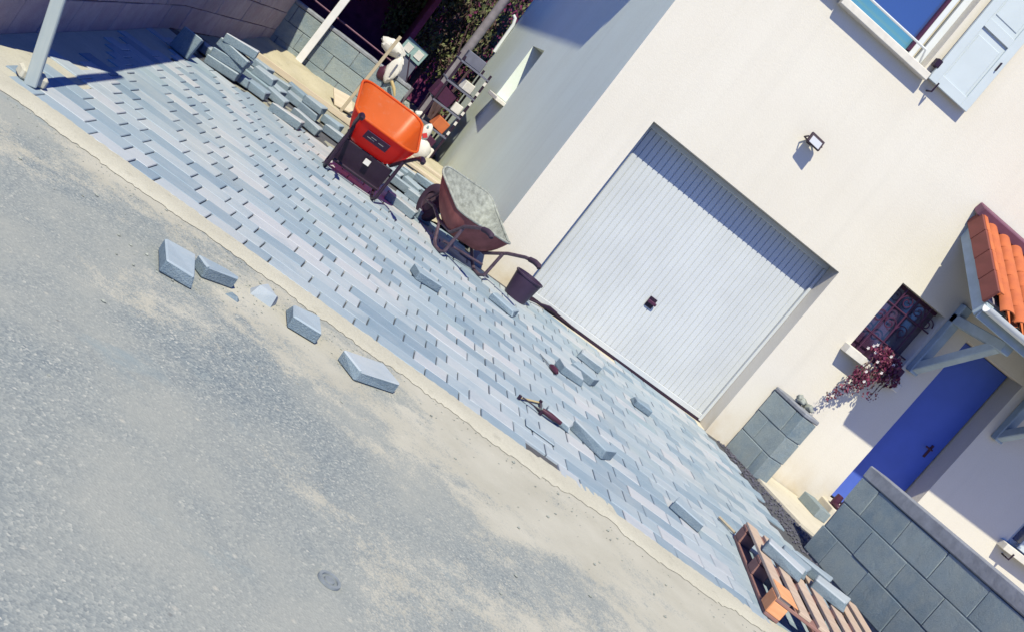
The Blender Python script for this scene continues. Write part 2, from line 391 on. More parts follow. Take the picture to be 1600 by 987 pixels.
# driveway: bed, then each paver
bedp = [(-3.75, VF+0.01), (3.9, VF+0.01), (3.9, -0.5), (3.3, 0.7), (-0.2, 1.6), (-3.4, 1.2)]
drive = struct(poly('driveway', [uv2xy(*q) for q in bedp], -0.004, M['bed']))
struct(poly('sand_fringe', [(-3.75, -4.06), (-3.16, -4.12), (-3.05, -3.4), (-3.1, 0.5), (-3.6, 0.7)], 0.003, M['strip']))
PT, JL, JS = 0.012, 0.0075, 0.003              # top height, end joint, side joint
def paver_mesh(l, wd, h=0.05, ch=0.004):
    x, y = l/2, wd/2
    vs = [(-x, -y, -h), (x, -y, -h), (x, y, -h), (-x, y, -h), (-x, -y, -ch), (x, -y, -ch), (x, y, -ch), (-x, y, -ch),
          (-x+ch, -y+ch, 0), (x-ch, -y+ch, 0), (x-ch, y-ch, 0), (-x+ch, y-ch, 0)]
    fs = [(0, 1, 5, 4), (1, 2, 6, 5), (2, 3, 7, 6), (3, 0, 4, 7), (4, 5, 9, 8), (5, 6, 10, 9), (6, 7, 11, 10), (7, 4, 8, 11), (8, 9, 10, 11)]
    return vs, fs
LEN = (0.226, 0.152, 0.311); ROW = 0.1835; V1 = -4.175
def back_limit(x):
    if x > 2.93: return -0.03
    if x > 0.53: return 0.235
    if x > -0.06: return -0.03
    if x < -2.35: return 0.28
    return 0.28 + (x+2.35)*0.42
cells = []
for k in range(-1, 32):
    v0 = V1 + k*ROW if k >= 0 else VF
    v1 = V1 + (k+1)*ROW
    u = -2.47 - 0.0827*k - 0.69*3
    i = 0
    lend = -3.62 + random.uniform(0, 0.16)
    while u < 3.6:
        l = LEN[i % 3]; i += 1
        uc, vc = u + l/2, (v0+v1)/2
        u += l
        x, y = uv2xy(uc, vc)
        xl = -3.34 + random.uniform(-0.16, 0.10)
        if k <= 0: xl = -3.32 if k < 0 else -3.36
        if x - l/2 < xl: continue
        ys = y + (v1-v0)/2
        if ys > back_limit(x): continue
        if 0.40 < x and x < 0.56 and y > -0.12: continue
        xr = 3.10 if y > -1.2 else 3.10 - 0.05*(-1.2-y)
        if x + l/2 > xr + 0.05: continue
        if k < 0 and (0.34 < uc < 0.62): continue
        cells.append((x, y, l-JL, v1-v0-JS))
def pxsize(c):
    d = Vector((c[0], c[1], 0)) - CAMP; z = d.dot(fw)
    px, py = d.dot(r2)/z, d.dot(u2)/z
    inside = abs(px) < 0.49 and abs(py) < 0.305
    return (c[2]*c[3]*abs(d.normalized().z)/(z*z)) * (1 if inside else 0.02)
cells.sort(key=pxsize, reverse=True)
pm = {}
rest = MB()
for idx, (x, y, l, wd) in enumerate(cells):
    z = PT + random.uniform(-0.0015, 0.0015)
    tx, ty, tz = random.gauss(0, 0.006), random.gauss(0, 0.006), TH + random.gauss(0, 0.005)
    if idx < 300:
        key = (round(l, 3), round(wd, 3))
        if key not in pm:
            vs, fs = paver_mesh(l, wd); me = bpy.data.meshes.new('paver'); me.from_pydata(vs, [], fs); me.materials.append(M['paver']); pm[key] = me
        link('paver', pm[key], drive, (x, y, z), (tx, ty, tz))
    else:
        vs, fs = paver_mesh(l, wd); Rm = Euler((tx, ty, tz)).to_matrix()
        rest.add([Rm @ Vector(v) + Vector((x, y, z)) for v in vs], fs, False, random.random())
ro = rest.build('farther_pavers', M['paver_rest'], drive, shade=True); ro['kind'] = 'stuff'

# soil behind the paving, rising to a sandy bank before the back wall
def sheet(name, x0, x1, y0, y1, nx, ny, zf, mat):
    vs = [(x0+(x1-x0)*i/nx, y0+(y1-y0)*j/ny, zf(x0+(x1-x0)*i/nx, y0+(y1-y0)*j/ny)) for j in range(ny+1) for i in range(nx+1)]
    fs = [(j*(nx+1)+i, j*(nx+1)+i+1, (j+1)*(nx+1)+i+1, (j+1)*(nx+1)+i) for j in range(ny) for i in range(nx)]
    return struct(MB().add(vs, fs, True).build(name, mat))
rn = random.Random(3)
sheet('soil', -3.9, 0.0, 0.2, 4.6, 60, 60, lambda x, y: -0.010 + 0.006*math.sin(x*9+y*4)*math.sin(y*11) + rn.uniform(0, 0.008), M['soil'])
sheet('sandy_bank', -3.1, 0.0, 2.9, 4.5, 60, 30, lambda x, y: -0.03 + 0.13*min(1, max(0, (y-2.95)/0.9)) + 0.02*math.sin(x*8)*math.sin(y*7+x*3) + rn.uniform(0, 0.012), M['sand'])
sheet('side_path', -0.62, 0.0, 0.45, 3.0, 24, 60, lambda x, y: 0.005 + 0.06*max(0, x+0.62)/0.62 + 0.015*math.sin(y*6+x*5) + rn.uniform(0, 0.01), M['sand'])
sheet('yard_grass', -6, 1.5, 4.6, 20, 60, 90, lambda x, y: 0.02 + rn.uniform(0, 0.05), M['grass'])
# terrace slab and gravel trench on the right
sl_ = [(3.32, -0.02), (3.42, -0.62), (3.62, -1.22), (4.0, -1.42), (7.6, -1.8), (7.6, -0.02)]
vs = [(x, y, 0.02) for x, y in sl_] + [(x, y, -0.05) for x, y in sl_]
k = len(sl_)
struct(MB().add(vs, [tuple(range(k-1, -1, -1))] + [(i, i+k, (i+1) % k + k, (i+1) % k) for i in range(k)]).build('terrace_slab', M['slab']))
gp = [(3.02, -0.02), (3.34, -0.02), (3.45, -0.62), (3.66, -1.24), (4.2, -2.4), (3.9, -4.6), (2.95, -4.6), (2.98, -1.8)]
gr = poly('gravel_trench', gp, -0.006, M['gravel']); struct(gr)
mb = MB()
for i in range(700):
    y = random.uniform(-2.6, -0.05); xa = 3.07; xb = 3.33 if y > -0.6 else 3.33 + (-0.6-y)*0.42
    x = random.uniform(xa, min(xb, 3.6)); s = random.uniform(0.006, 0.017)
    vs = [Vector(q)*s*random.uniform(0.7, 1.25) + Vector((x, y, s*0.35)) for q in ((1, 0, 0), (-1, 0, 0), (0, 1, 0), (0, -1, 0), (0, 0, 0.8), (0, 0, -0.8))]
    mb.add(vs, [(0, 2, 4), (2, 1, 4), (1, 3, 4), (3, 0, 4), (2, 0, 5), (1, 2, 5), (3, 1, 5), (0, 3, 5)])
o = mb.build('gravel_stones', M['gravel']); tag(o, 'dark loose gravel in the trench beside the paving', 'gravel', kind='stuff')

# ------------------------------------------------------------------ the house
house = thing('house', 'cream rendered house with white garage door and blue front door', 'house')
OP = dict(garage=(0.53, 2.93, -0.05, 2.03, 0.26), up=(1.23, 2.25, 3.92, 5.35, 0.17), small=(3.53, 4.14, 1.56, 2.34, 0.20),
          door=(4.50, 5.34, 0.18, 2.31, 0.30), right=(6.50, 7.30, 0.95, 1.95, 0.17))
HX, HZ, HY, SX = 8.5, 5.6, 7.2, -0.22
xs = sorted(set([0, HX] + [v for o_ in OP.values() for v in o_[:2]])); zs = sorted(set([-0.1, HZ] + [v for o_ in OP.values() for v in o_[2:4]]))
def inside(cx, cz): return any(o_[0] < cx < o_[1] and o_[2] < cz < o_[3] for o_ in OP.values())
mb = MB()
for i in range(len(xs)-1):
    for j in range(len(zs)-1):
        a, b_, c, d = xs[i], xs[i+1], zs[j], zs[j+1]
        if inside((a+b_)/2, (c+d)/2): continue
        mb.add([(a, 0, c), (b_, 0, c), (b_, 0, d), (a, 0, d)], [(0, 1, 2, 3)])
for (a, b_, c, d, e) in OP.values():
    mb.add([(a, 0, c), (a, e, c), (a, e, d), (a, 0, d)], [(0, 1, 2, 3)])
    mb.add([(b_, 0, c), (b_, e, c), (b_, e, d), (b_, 0, d)], [(3, 2, 1, 0)])
    mb.add([(a, 0, d), (b_, 0, d), (b_, e, d), (a, e, d)], [(3, 2, 1, 0)])
    mb.add([(a, 0, c), (b_, 0, c), (b_, e, c), (a, e, c)], [(0, 1, 2, 3)])
    mb.add([(a, e+0.06, c), (b_, e+0.06, c), (b_, e+0.06, d), (a, e+0.06, d)], [(0, 1, 2, 3)])
mb.build('front_wall', M['render'], house)
# side wall with a narrow window hole
def sp(y): return SX*y/HY
SW = (3.75, 4.65, 1.30, 2.08)
ys = [0, SW[0], SW[1], HY]; zz = [-0.1, SW[2], SW[3], HZ]
mb = MB()
for i in range(3):
    for j in range(3):
        if i == 1 and j == 1: continue
        a, b_ = ys[i], ys[i+1]
        mb.add([(sp(b_), b_, zz[j]), (sp(a), a, zz[j]), (sp(a), a, zz[j+1]), (sp(b_), b_, zz[j+1])], [(0, 1, 2, 3)])
a, b_, c, d = SW; e = 0.20
for P_ in ([(sp(b_), b_, c), (sp(b_)+e, b_, c), (sp(b_)+e, b_, d), (sp(b_), b_, d)], [(sp(a), a, c), (sp(a), a, d), (sp(a)+e, a, d), (sp(a)+e, a, c)],
           [(sp(a), a, d), (sp(b_), b_, d), (sp(b_)+e, b_, d), (sp(a)+e, a, d)], [(sp(a), a, c), (sp(a)+e, a, c), (sp(b_)+e, b_, c), (sp(b_), b_, c)]):
    mb.add(P_, [(0, 1, 2, 3)])
mb.add([(SX, HY, -0.1), (HX, HY, -0.1), (HX, HY, HZ), (SX, HY, HZ)], [(0, 1, 2, 3)])
mb.add([(HX, 0, -0.1), (HX, HY, -0.1), (HX, HY, HZ), (HX, 0, HZ)], [(0, 1, 2, 3)])
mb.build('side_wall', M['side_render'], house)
sw = link('side_window', None, house)
MB().box((sp(4.2)+0.19, 4.2, 1.69), (0.02, 0.92, 0.80)).build('pane', M['darkglass'], sw)
MB().box((sp(4.2)-0.02, 4.2, 1.265), (0.20, 1.02, 0.05), None, 0.006).build('sill', M['sill'], sw)
# drain pipe at the rear corner of the side wall
mb = MB().tube([(SX-0.02, HY-0.1, 1.75), (SX-0.035, HY-0.1, 2.25), (SX-0.07, HY-0.1, 2.34), (SX-0.12, HY-0.1, 2.36)], 0.028, 10); mb.build('drain_pipe', M['white'], house)
# roof: its side overhang throws the big shadow on the side wall
mb = MB()
rp_ = [(-0.75, -0.22), (HX+0.6, -0.22), (HX+0.6, HY+0.5), (SX-0.76, HY+0.5)]
mb.add([(x, y, HZ-0.33) for x, y in rp_] + [(x, y, HZ-0.20) for x, y in rp_], [(3, 2, 1, 0), (4, 5, 6, 7), (0, 1, 5, 4), (1, 2, 6, 5), (2, 3, 7, 6), (3, 0, 4, 7)])
ro_ = mb.build('roof', M['tile'], house)
bx('gutter', M['white'], house, (-0.80+SX/2, HY/2+0.15, HZ-0.30), (0.10, HY+0.6, 0.10), (0, 0, math.atan2(-SX, HY)), 0.01)

# garage door: ribbed sheet, frame, handle, seal
gd = link('garage_door', None, house)
x0, x1 = 0.56, 2.90; nr = 36; pw = (x1-x0)/nr; yd = 0.245
pts = []
for i in range(nr):
    a = x0+i*pw; pts += [(a, yd), (a+pw*0.80, yd), (a+pw*0.86, yd+0.009), (a+pw*0.94, yd+0.009)]
pts.append((x1, yd))
vs = []; fs = []
for (x, y) in pts: vs += [(x, y, 0.045), (x, y, 1.99)]
for i in range(len(pts)-1): fs.append((2*i, 2*i+2, 2*i+3, 2*i+1))
MB().add(vs, fs).build('ribbed_panel', M['door_white'], gd)
for nm, c, d in (('frame', (1.73, 0.24, 2.005), (2.40, 0.05, 0.05)), ('frame', (2.912, 0.235, 1.0), (0.032, 0.05, 1.96)), ('frame', (0.548, 0.235, 1.0), (0.032, 0.05, 1.96))):
    bx(nm, M['door_white'], gd, c, d)
bx('bottom_rail', M['door_white'], gd, (1.73, 0.232, 0.062), (2.34, 0.02, 0.055))
bx('rubber_seal', M['black'], gd, (1.73, 0.238, 0.018), (2.39, 0.05, 0.026))
gh = bx('handle_plate', M['black'], gd, (1.705, 0.236, 0.68), (0.085, 0.012, 0.11), None, 0.004)
MB().box((0, -0.03, 0.005), (0.10, 0.03, 0.035), None, 0.008).build('knob', M['iron'], gh)
bx('threshold', M['slab'], house, (1.73, 0.13, -0.005), (2.4, 0.2, 0.022))

# upstairs window
uw = link('upstairs_window', None, house)
x0, x1, z0, z1, e = OP['up']
bx('sill', M['sill'], uw, ((x0+x1)/2, -0.02, z0-0.035), (x1-x0+0.09, 0.17, 0.075), None, 0.006)
for c, d in (((x0+0.035, 0.14, (z0+z1)/2), (0.07, 0.06, z1-z0)), ((x1-0.14, 0.14, (z0+z1)/2), (0.055, 0.06, z1-z0)), ((x1-0.035, 0.15, (z0+z1)/2), (0.07, 0.05, z1-z0)), (((x0+x1)/2, 0.142, z0+0.03), (x1-x0-0.02, 0.06, 0.06))):
    bx('frame', M['white'], uw, c, d)
bx('pane', M['glass'], uw, ((x0+x1)/2-0.06, 0.165, z0+0.75), (x1-x0-0.2, 0.012, 1.1), None, 0.001)
bx('pane', M['teal_glass'], uw, ((x0+x1)/2-0.06, 0.165, z0+0.115), (x1-x0-0.2, 0.012, 0.15), None, 0.001)
bx('casement_edge', M['iron'], uw, (x1-0.185, 0.13, z0+0.75), (0.03, 0.05, 1.35))  # dark strip standing in for the shaded gap beside the casement
MB().tube([(x1-0.02, 0.10, z0+0.03), (x1-0.10, 0.015, z0+0.155), (x0+0.04, 0.015, z0+0.155), (x0+0.02, 0.10, z0+0.03)], 0.012, 8).build('guard_rail', M['white'], uw)
def shutter(xa, xb, za, zb, side):
    s = link('shutter', None, house)
    cx, cz = (xa+xb)/2, (za+zb)/2; yy = -0.07
    bx('backing', M['shutter'], s, (cx, yy+0.012, cz), (xb-xa-0.02, 0.014, zb-za-0.02))
    for c, d in (((xa+0.045, yy, cz), (0.09, 0.034, zb-za)), ((xb-0.045, yy, cz), (0.09, 0.034, zb-za)),
                 ((cx, yy, za+0.05), (xb-xa-0.18, 0.034, 0.10)), ((cx, yy, za+0.70), (xb-xa-0.18, 0.034, 0.09)), ((cx, yy, zb-0.05), (xb-xa-0.18, 0.034, 0.10))):
        bx('rail', M['shutter'], s, c, d, None, 0.003)
    for zc in (za+0.32, za+1.06): bx('panel', M['shutter'], s, (cx, yy+0.004, zc), (xb-xa-0.23, 0.012, 0.52), None, 0.005)
    hx = xb-0.05 if side > 0 else xa+0.05
    bx('handle', M['black'], s, (hx, yy-0.025, za+0.48), (0.012, 0.03, 0.09))
    hx = xa-0.02 if side > 0 else xb+0.02
    for zc in (za+0.15, za+1.2): bx('hinge', M['black'], s, (hx, yy+0.01, zc), (0.055, 0.07, 0.075))
    MB().tube([(xa+0.10, -0.0, za-0.075), (xa+0.10, -0.10, za-0.075), (xa+0.10, -0.11, za+0.02)], 0.009, 6).build('wall_catch', M['black'], s)
    return s
shutter(2.31, 2.82, 3.885, 5.25, 1); shutter(0.66, 1.17, 3.885, 5.25, -1)

# small barred window
w2 = link('barred_window', None, house)
x0, x1, z0, z1, e = OP['small']
bx('pane', M['darkglass'], w2, ((x0+x1)/2, 0.185, (z0+z1)/2), (x1-x0, 0.02, z1-z0), None, 0.001)
bx('frame', M['iron'], w2, (x0+0.02, 0.165, (z0+z1)/2), (0.04, 0.03, z1-z0)); bx('frame', M['iron'], w2, ((x0+x1)/2, 0.165, z1-0.02), (x1-x0, 0.03, 0.04))
bx('sill', M['sill'], w2, ((x0+x1)/2, -0.03, z0-0.05), (x1-x0+0.12, 0.20, 0.09), None, 0.006)
def spiral(cx, cz, r0, turns, d=1, y=0.05):
    return [(cx + d*r0*(1-0.75*t/24)*math.cos(turns*2*math.pi*t/24), y, cz + r0*(1-0.75*t/24)*math.sin(turns*2*math.pi*t/24)) for t in range(25)]
for xq in (x0+0.12, x0+0.29, x0+0.46): MB().tube([(xq, 0.05, z0), (xq, 0.05, z1-0.01)], 0.009, 6).build('bar', M['iron'], w2)
for zq in (z0+0.22, z0+0.56): MB().tube([(x0, 0.05, zq), (x1, 0.05, zq)], 0.009, 6).build('bar', M['iron'], w2)
for (cx, cz, d) in ((x0+0.205, z0+0.40, 1), (x0+0.375, z0+0.40, -1), (x0+0.205, z0+0.66, -1), (x0+0.375, z0+0.66, 1), (x0+0.53, z0+0.62, 1), (x0+0.07, z0+0.40, 1)):
    MB().tube(spiral(cx, cz, 0.075, 1.4, d), 0.006, 5).build('scroll', M['iron'], w2)

# blue front door
fd = link('front_door', None, house)
x0, x1, z0, z1, e = OP['door']
leaf = bx('door_leaf', M['blue'], fd, ((x0+x1)/2, 0.275, (z0+z1)/2+0.01), (x1-x0-0.04, 0.05, z1-z0-0.03), None, 0.004)
MB().box((0.28, -0.03, -0.06), (0.03, 0.012, 0.16), None, 0.003).build('lock_plate', M['dred'], leaf)
MB().tube([(0.28, -0.03, -0.03), (0.28, -0.07, -0.03), (0.19, -0.075, -0.03)], 0.010, 8).build('handle', M['dred'], leaf)
bx('door_step', M['slab'], house, ((x0+x1)/2, -0.10, 0.09), (x1-x0+0.15, 0.36, 0.17), None, 0.008)

# window at the far right
w3 = link('right_window', None, house)
x0, x1, z0, z1, e = OP['right']
bx('frame', M['white'], w3, (x0+0.045, 0.10, (z0+z1)/2), (0.09, 0.06, z1-z0)); bx('frame', M['white'], w3, ((x0+x1)/2, 0.10, z0+0.03), (x1-x0-0.18, 0.055, 0.06))
bx('pane', M['glass'], w3, ((x0+x1)/2, 0.13, (z0+z1)/2), (x1-x0-0.1, 0.01, z1-z0), None, 0.001)
bx('sill', M['sill'], w3, ((x0+x1)/2, -0.03, z0-0.04), (x1-x0+0.16, 0.2, 0.08), None, 0.006)
s3 = bx('folded_shutter', M['shutter'], w3, (x0+0.28, -0.10, z0+0.45), (0.36, 0.03, 0.86), (0, 0, R(-18)), 0.003)
for q in (0.06, 0.72): MB().tube([(x0+q, 0, z0-0.13), (x0+q, -0.13, z0-0.13), (x0+q, -0.14, z0-0.05)], 0.010, 6).build('sill_hook', M['black'], w3)

# tiled canopy over the door
cn = link('door_canopy', None, house)
XA, XB, ZW, YE, ZE = 3.62, 6.25, 3.25, -1.10, 2.60
sl_a = math.atan2(ZW-ZE, -YE); L = math.hypot(ZW-ZE, YE); Rs = Euler((sl_a, 0, 0)).to_matrix()
def onroof(x, s_, h): # s_: 0 at the wall, 1 at the eave
    p = Vector((x, YE*s_, ZW + (ZE-ZW)*s_)); return p + Rs @ Vector((0, 0, h))
def slope_box(name, mat, x_, w_, s0, s1, h0, th, ch=0.004):
    c = onroof(x_, (s0+s1)/2, h0); return bx(name, mat, cn, c, (w_, L*(s1-s0), th), (sl_a, 0, 0), ch)
slope_box('decking', M['soffit'], (XA+XB)/2, XB-XA-0.06, 0.0, 0.97, -0.03, 0.022)
# barrel tiles, one by one
ncol, nrow = 14, 6; cw = (XB-XA-0.10)/ncol; rl = L*1.05/nrow
def barrel(l, r_a, r_b, n=8, th=0.012):
    vs = []; fs = []
    for (y, r_) in ((-l/2, r_a), (l/2, r_b)):
        for off in (0, -th):
            for j in range(n+1):
                t = math.pi*j/n; vs.append(((r_+off)*math.cos(t), y, (r_+off)*math.sin(t)*0.82))
    q = n+1
    for j in range(n):
        fs += [(j, 2*q+j, 2*q+j+1, j+1), (q+j, q+j+1, 3*q+j+1, 3*q+j), (j, j+1, q+j+1, q+j), (2*q+j, 3*q+j, 3*q+j+1, 2*q+j+1)]
    return MB().add(vs, fs, True)
tm = barrel(rl*1.16, cw*0.46, cw*0.38); t0 = tm.build('roof_tile', M['tile'], cn)
pm_ = MB(); 
nn = 8; vs = []; fs = []
for y in (-rl*0.58, rl*0.58):
    for j in range(nn+1):
        t = math.pi*j/nn; vs.append((cw*0.40*math.cos(t), y, -cw*0.20*math.sin(t)))
for j in range(nn): fs.append((j, j+1, nn+2+j, nn+1+j))
pan = pm_.add(vs, fs, True).build('pan_tile', M['tile'], cn)
first = True
for i in range(ncol):
    for j in range(nrow):
        s_ = 0.02 + (j+0.55)/nrow*1.04
        for (src, dx, h) in ((t0, 0.0, 0.035), (pan, cw/2, 0.030)):
            o = src if (i == 0 and j == 0) else src.copy()
            if o is not src: COL.objects.link(o); o.parent = cn
            o.location = onroof(XA+0.10+cw*(i+0.5)+dx, s_, h + random.uniform(0, 0.004)); o.rotation_euler = (sl_a+R(3.0), random.uniform(-0.02, 0.02), random.uniform(-0.012, 0.012))
for j in range(4):
    s_ = (j+0.55)/4*0.98
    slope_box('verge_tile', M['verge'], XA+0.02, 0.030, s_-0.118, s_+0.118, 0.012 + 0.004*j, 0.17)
    slope_box('verge_tile_top', M['tile'], XA+0.052, 0.05, s_-0.118, s_+0.118, 0.098 + 0.004*j, 0.016)
slope_box('barge_board', M['timber'], XA+0.075, 0.05, 0.05, 1.02, -0.12, 0.15)
bx('flashing', M['flash'], cn, ((XA+XB)/2, -0.06, ZW+0.075), (XB-XA+0.06, 0.13, 0.10), (R(20), 0, 0), 0.01)
bx('eave_board', M['timber'], cn, ((XA+XB)/2, YE+0.035, ZE-0.105), (XB-XA-0.12, 0.03, 0.16))
gy, gz, gr_ = YE-0.055, ZE-0.055, 0.062
vs = []; fs = []
for x in (XA+0.02, XB-0.02):
    for off in (0, -0.006):
        for j in range(9):
            t = math.pi + math.pi*j/8; vs.append((x, gy+(gr_+off)*math.cos(t), gz+(gr_+off)*math.sin(t)))
for j in range(8):
    fs += [(j, j+1, 19+j, 18+j), (9+j, 27+j, 28+j, 10+j), (j, 9+j, 10+j, j+1), (18+j, 19+j, 28+j, 27+j)]
MB().add(vs, fs, True).build('gutter', M['white'], cn)
bx('purlin', M['timber'], cn, ((XA+XB)/2, YE+0.16, ZE-0.10), (XB-XA-0.2, 0.09, 0.11))
for xb_ in (4.22, 5.50):
    br = link('bracket', None, cn)
    bx('wall_post', M['timber'], br, (xb_, -0.05, 2.13), (0.10, 0.095, 0.84), None, 0.008)
    bx('arm', M['timber'], br, (xb_, -0.49, 2.385), (0.10, 0.96, 0.10), None, 0.008)
    d = Vector((0, -0.80, 0.62)); c = Vector((xb_, -0.44, 2.065))
    bx('strut', M['timber'], br, c, (0.085, d.length, 0.10), (math.atan2(d.z, d.y), 0, 0), 0.008)
# rafters under the canopy
for i in range(5): slope_box('rafter', M['timber'], XA+0.3+i*0.55, 0.06, 0.02, 0.93, -0.085, 0.08)

# flood light on the wall
fl = thing('flood_light', 'small black flood lamp on the cream wall right of the garage door', 'lamp', (1.83, 0, 2.80))
MB().box((0.0, -0.115, 0.0), (0.155, 0.028, 0.115), (R(-26), R(4), R(-8)), 0.006).build('housing', M['black'], fl)
MB().box((0.0, -0.133, -0.007), (0.115, 0.006, 0.078), (R(-26), R(4), R(-8)), 0.002).build('lamp_pane', M['lamp_glass'], fl)
MB().tube([(-0.085, -0.11, 0.0), (-0.09, -0.05, -0.02), (-0.04, -0.012, -0.02), (0.04, -0.012, -0.02), (0.09, -0.05, -0.02), (0.085, -0.11, 0.0)], 0.008, 6).build('bracket', M['black'], fl)
MB().box((0, -0.012, -0.02), (0.05, 0.024, 0.05), None, 0.004).build('wall_plate', M['black'], fl)

# ------------------------------------------------------------------ block walls
BM = {}
def block_mesh(l, h, t, mat, var):
    key = (round(l, 3), round(h, 3), round(t, 3), mat.name, var)
    if key not in BM:
        b = MB().box((0, 0, 0), (l, t, h), None, 0.005)
        rr = random.Random(hash((round(l*1000), var)) % 1000)
        b.v = [tuple(c + rr.uniform(-0.0025, 0.0025) for c in v) for v in b.v]
        me = bpy.data.meshes.new('block'); me.from_pydata(b.v, [], b.f); me.materials.append(mat); BM[key] = me
    return BM[key]
def block_wall(root, length, courses, bh, bl, th, mat, mort, cap=0.0, capmat=None, off0=0.0, skirt=0.3):
    """local: wall runs along +X from 0, thickness along +Y (visible face at y=0)"""
    H = courses*bh
    MB().box((length/2, th/2, (H-skirt)/2), (length-0.024, th-0.022, H+skirt-0.024)).build('mortar_core', mort, root)
    for c in range(courses):
        x = -(bl/2 if c % 2 else 0.0) - off0
        while x < length-0.02:
            a, b_ = max(x, 0), min(x+bl, length); x += bl
            if b_-a < 0.05: continue
            o = link('block', block_mesh(b_-a-0.007, bh-0.007, th, mat, random.randrange(4)), root,
                     ((a+b_)/2, th/2 + random.uniform(-0.004, 0.004), c*bh+bh/2), (random.gauss(0, .004), random.gauss(0, .0035), random.gauss(0, .003)))
    if cap: bx('coping', capmat, root, (length/2, th/2, H+cap/2+0.002), (length+0.01, th+0.012, cap), None, 0.010)
# wall stub projecting from the facade
st = thing('block_pillar', 'short grey block wall stub beside the garage, rubble on top', 'wall', (3.20, -0.03, 0.0), R(-76))
block_wall(st, 0.55, 3, 0.25, 0.42, 0.20, M['block'], M['mortar'], 0.045, M['cap'], 0.0, 0.1)
mb = MB()
for i in range(9):
    mb.box((random.uniform(-0.09, 0.09), random.uniform(-0.05, 0.05), 0.015+random.uniform(0, 0.04)), (random.uniform(.04, .10), random.uniform(.04, .08), random.uniform(.03, .06)), (random.random(), random.random(), random.random()*3), 0.008)
tag(mb.build('broken_block', M['cement'], None, (3.44, -0.22, 0.80)), 'crumbled pale mortar lump on top of the short block stub', 'rubble')
# right hand boundary wall
rw = thing('boundary_wall', 'grey block boundary wall with coping at the lower right, behind the pallet', 'wall', (3.25, -2.02, 0.0), R(-88))
rw.rotation_euler = (0, R(-2.5), R(-88))
def flip_wall():
    # runs towards the street; visible face looks to -x, so thickness lies on the other side
    block_wall(rw, 3.6, 3, 0.255, 0.50, 0.20, M['block'], M['mortar'], 0.115, M['cap'], 0.22, 0.35)
flip_wall()
# left boundary wall, in two runs that meet at a slight bend
def left_run(p, q, lab):
    d = Vector((q[0]-p[0], q[1]-p[1])); L_ = d.length
    t = thing('boundary_wall', lab, 'wall', (q[0], q[1], 0.0), math.atan2(-d.y, -d.x))
    block_wall(t, L_, 4, 0.25, 0.50, 0.20, M['darkblock'], M['darkmortar'], 0.0, None, 0.0, 0.1)
    bx('upper_courses', M['darkblock'], t, (L_/2, 0.10, 1.385), (L_, 0.20, 0.76))
left_run((-3.76, -3.80), (-3.60, 0.70), 'dark shaded block wall along the left side of the paving, street end')
left_run((-3.60, 0.70), (-3.06, 4.42), 'dark shaded block wall behind the paver heap, running to the back wall')
# pier at the street end of the left wall
pr = thing('wall_pier', 'grey block pier closing the street end of the dark left wall', 'wall', (-4.60, -3.86, 0.0), 0)
block_wall(pr, 0.82, 4, 0.25, 0.40, 0.20, M['block'], M['mortar'], 0.0, None, 0.1, 0.1)
# back wall
bw = thing('back_wall', 'low sunlit grey block wall behind the sandy bank', 'wall', (-3.06, 4.42, -0.05), R(-1.5))
block_wall(bw, 1.95, 3, 0.235, 0.46, 0.20, M['block'], M['mortar'], 0.05, M['cap'], 0.2, 0.1)

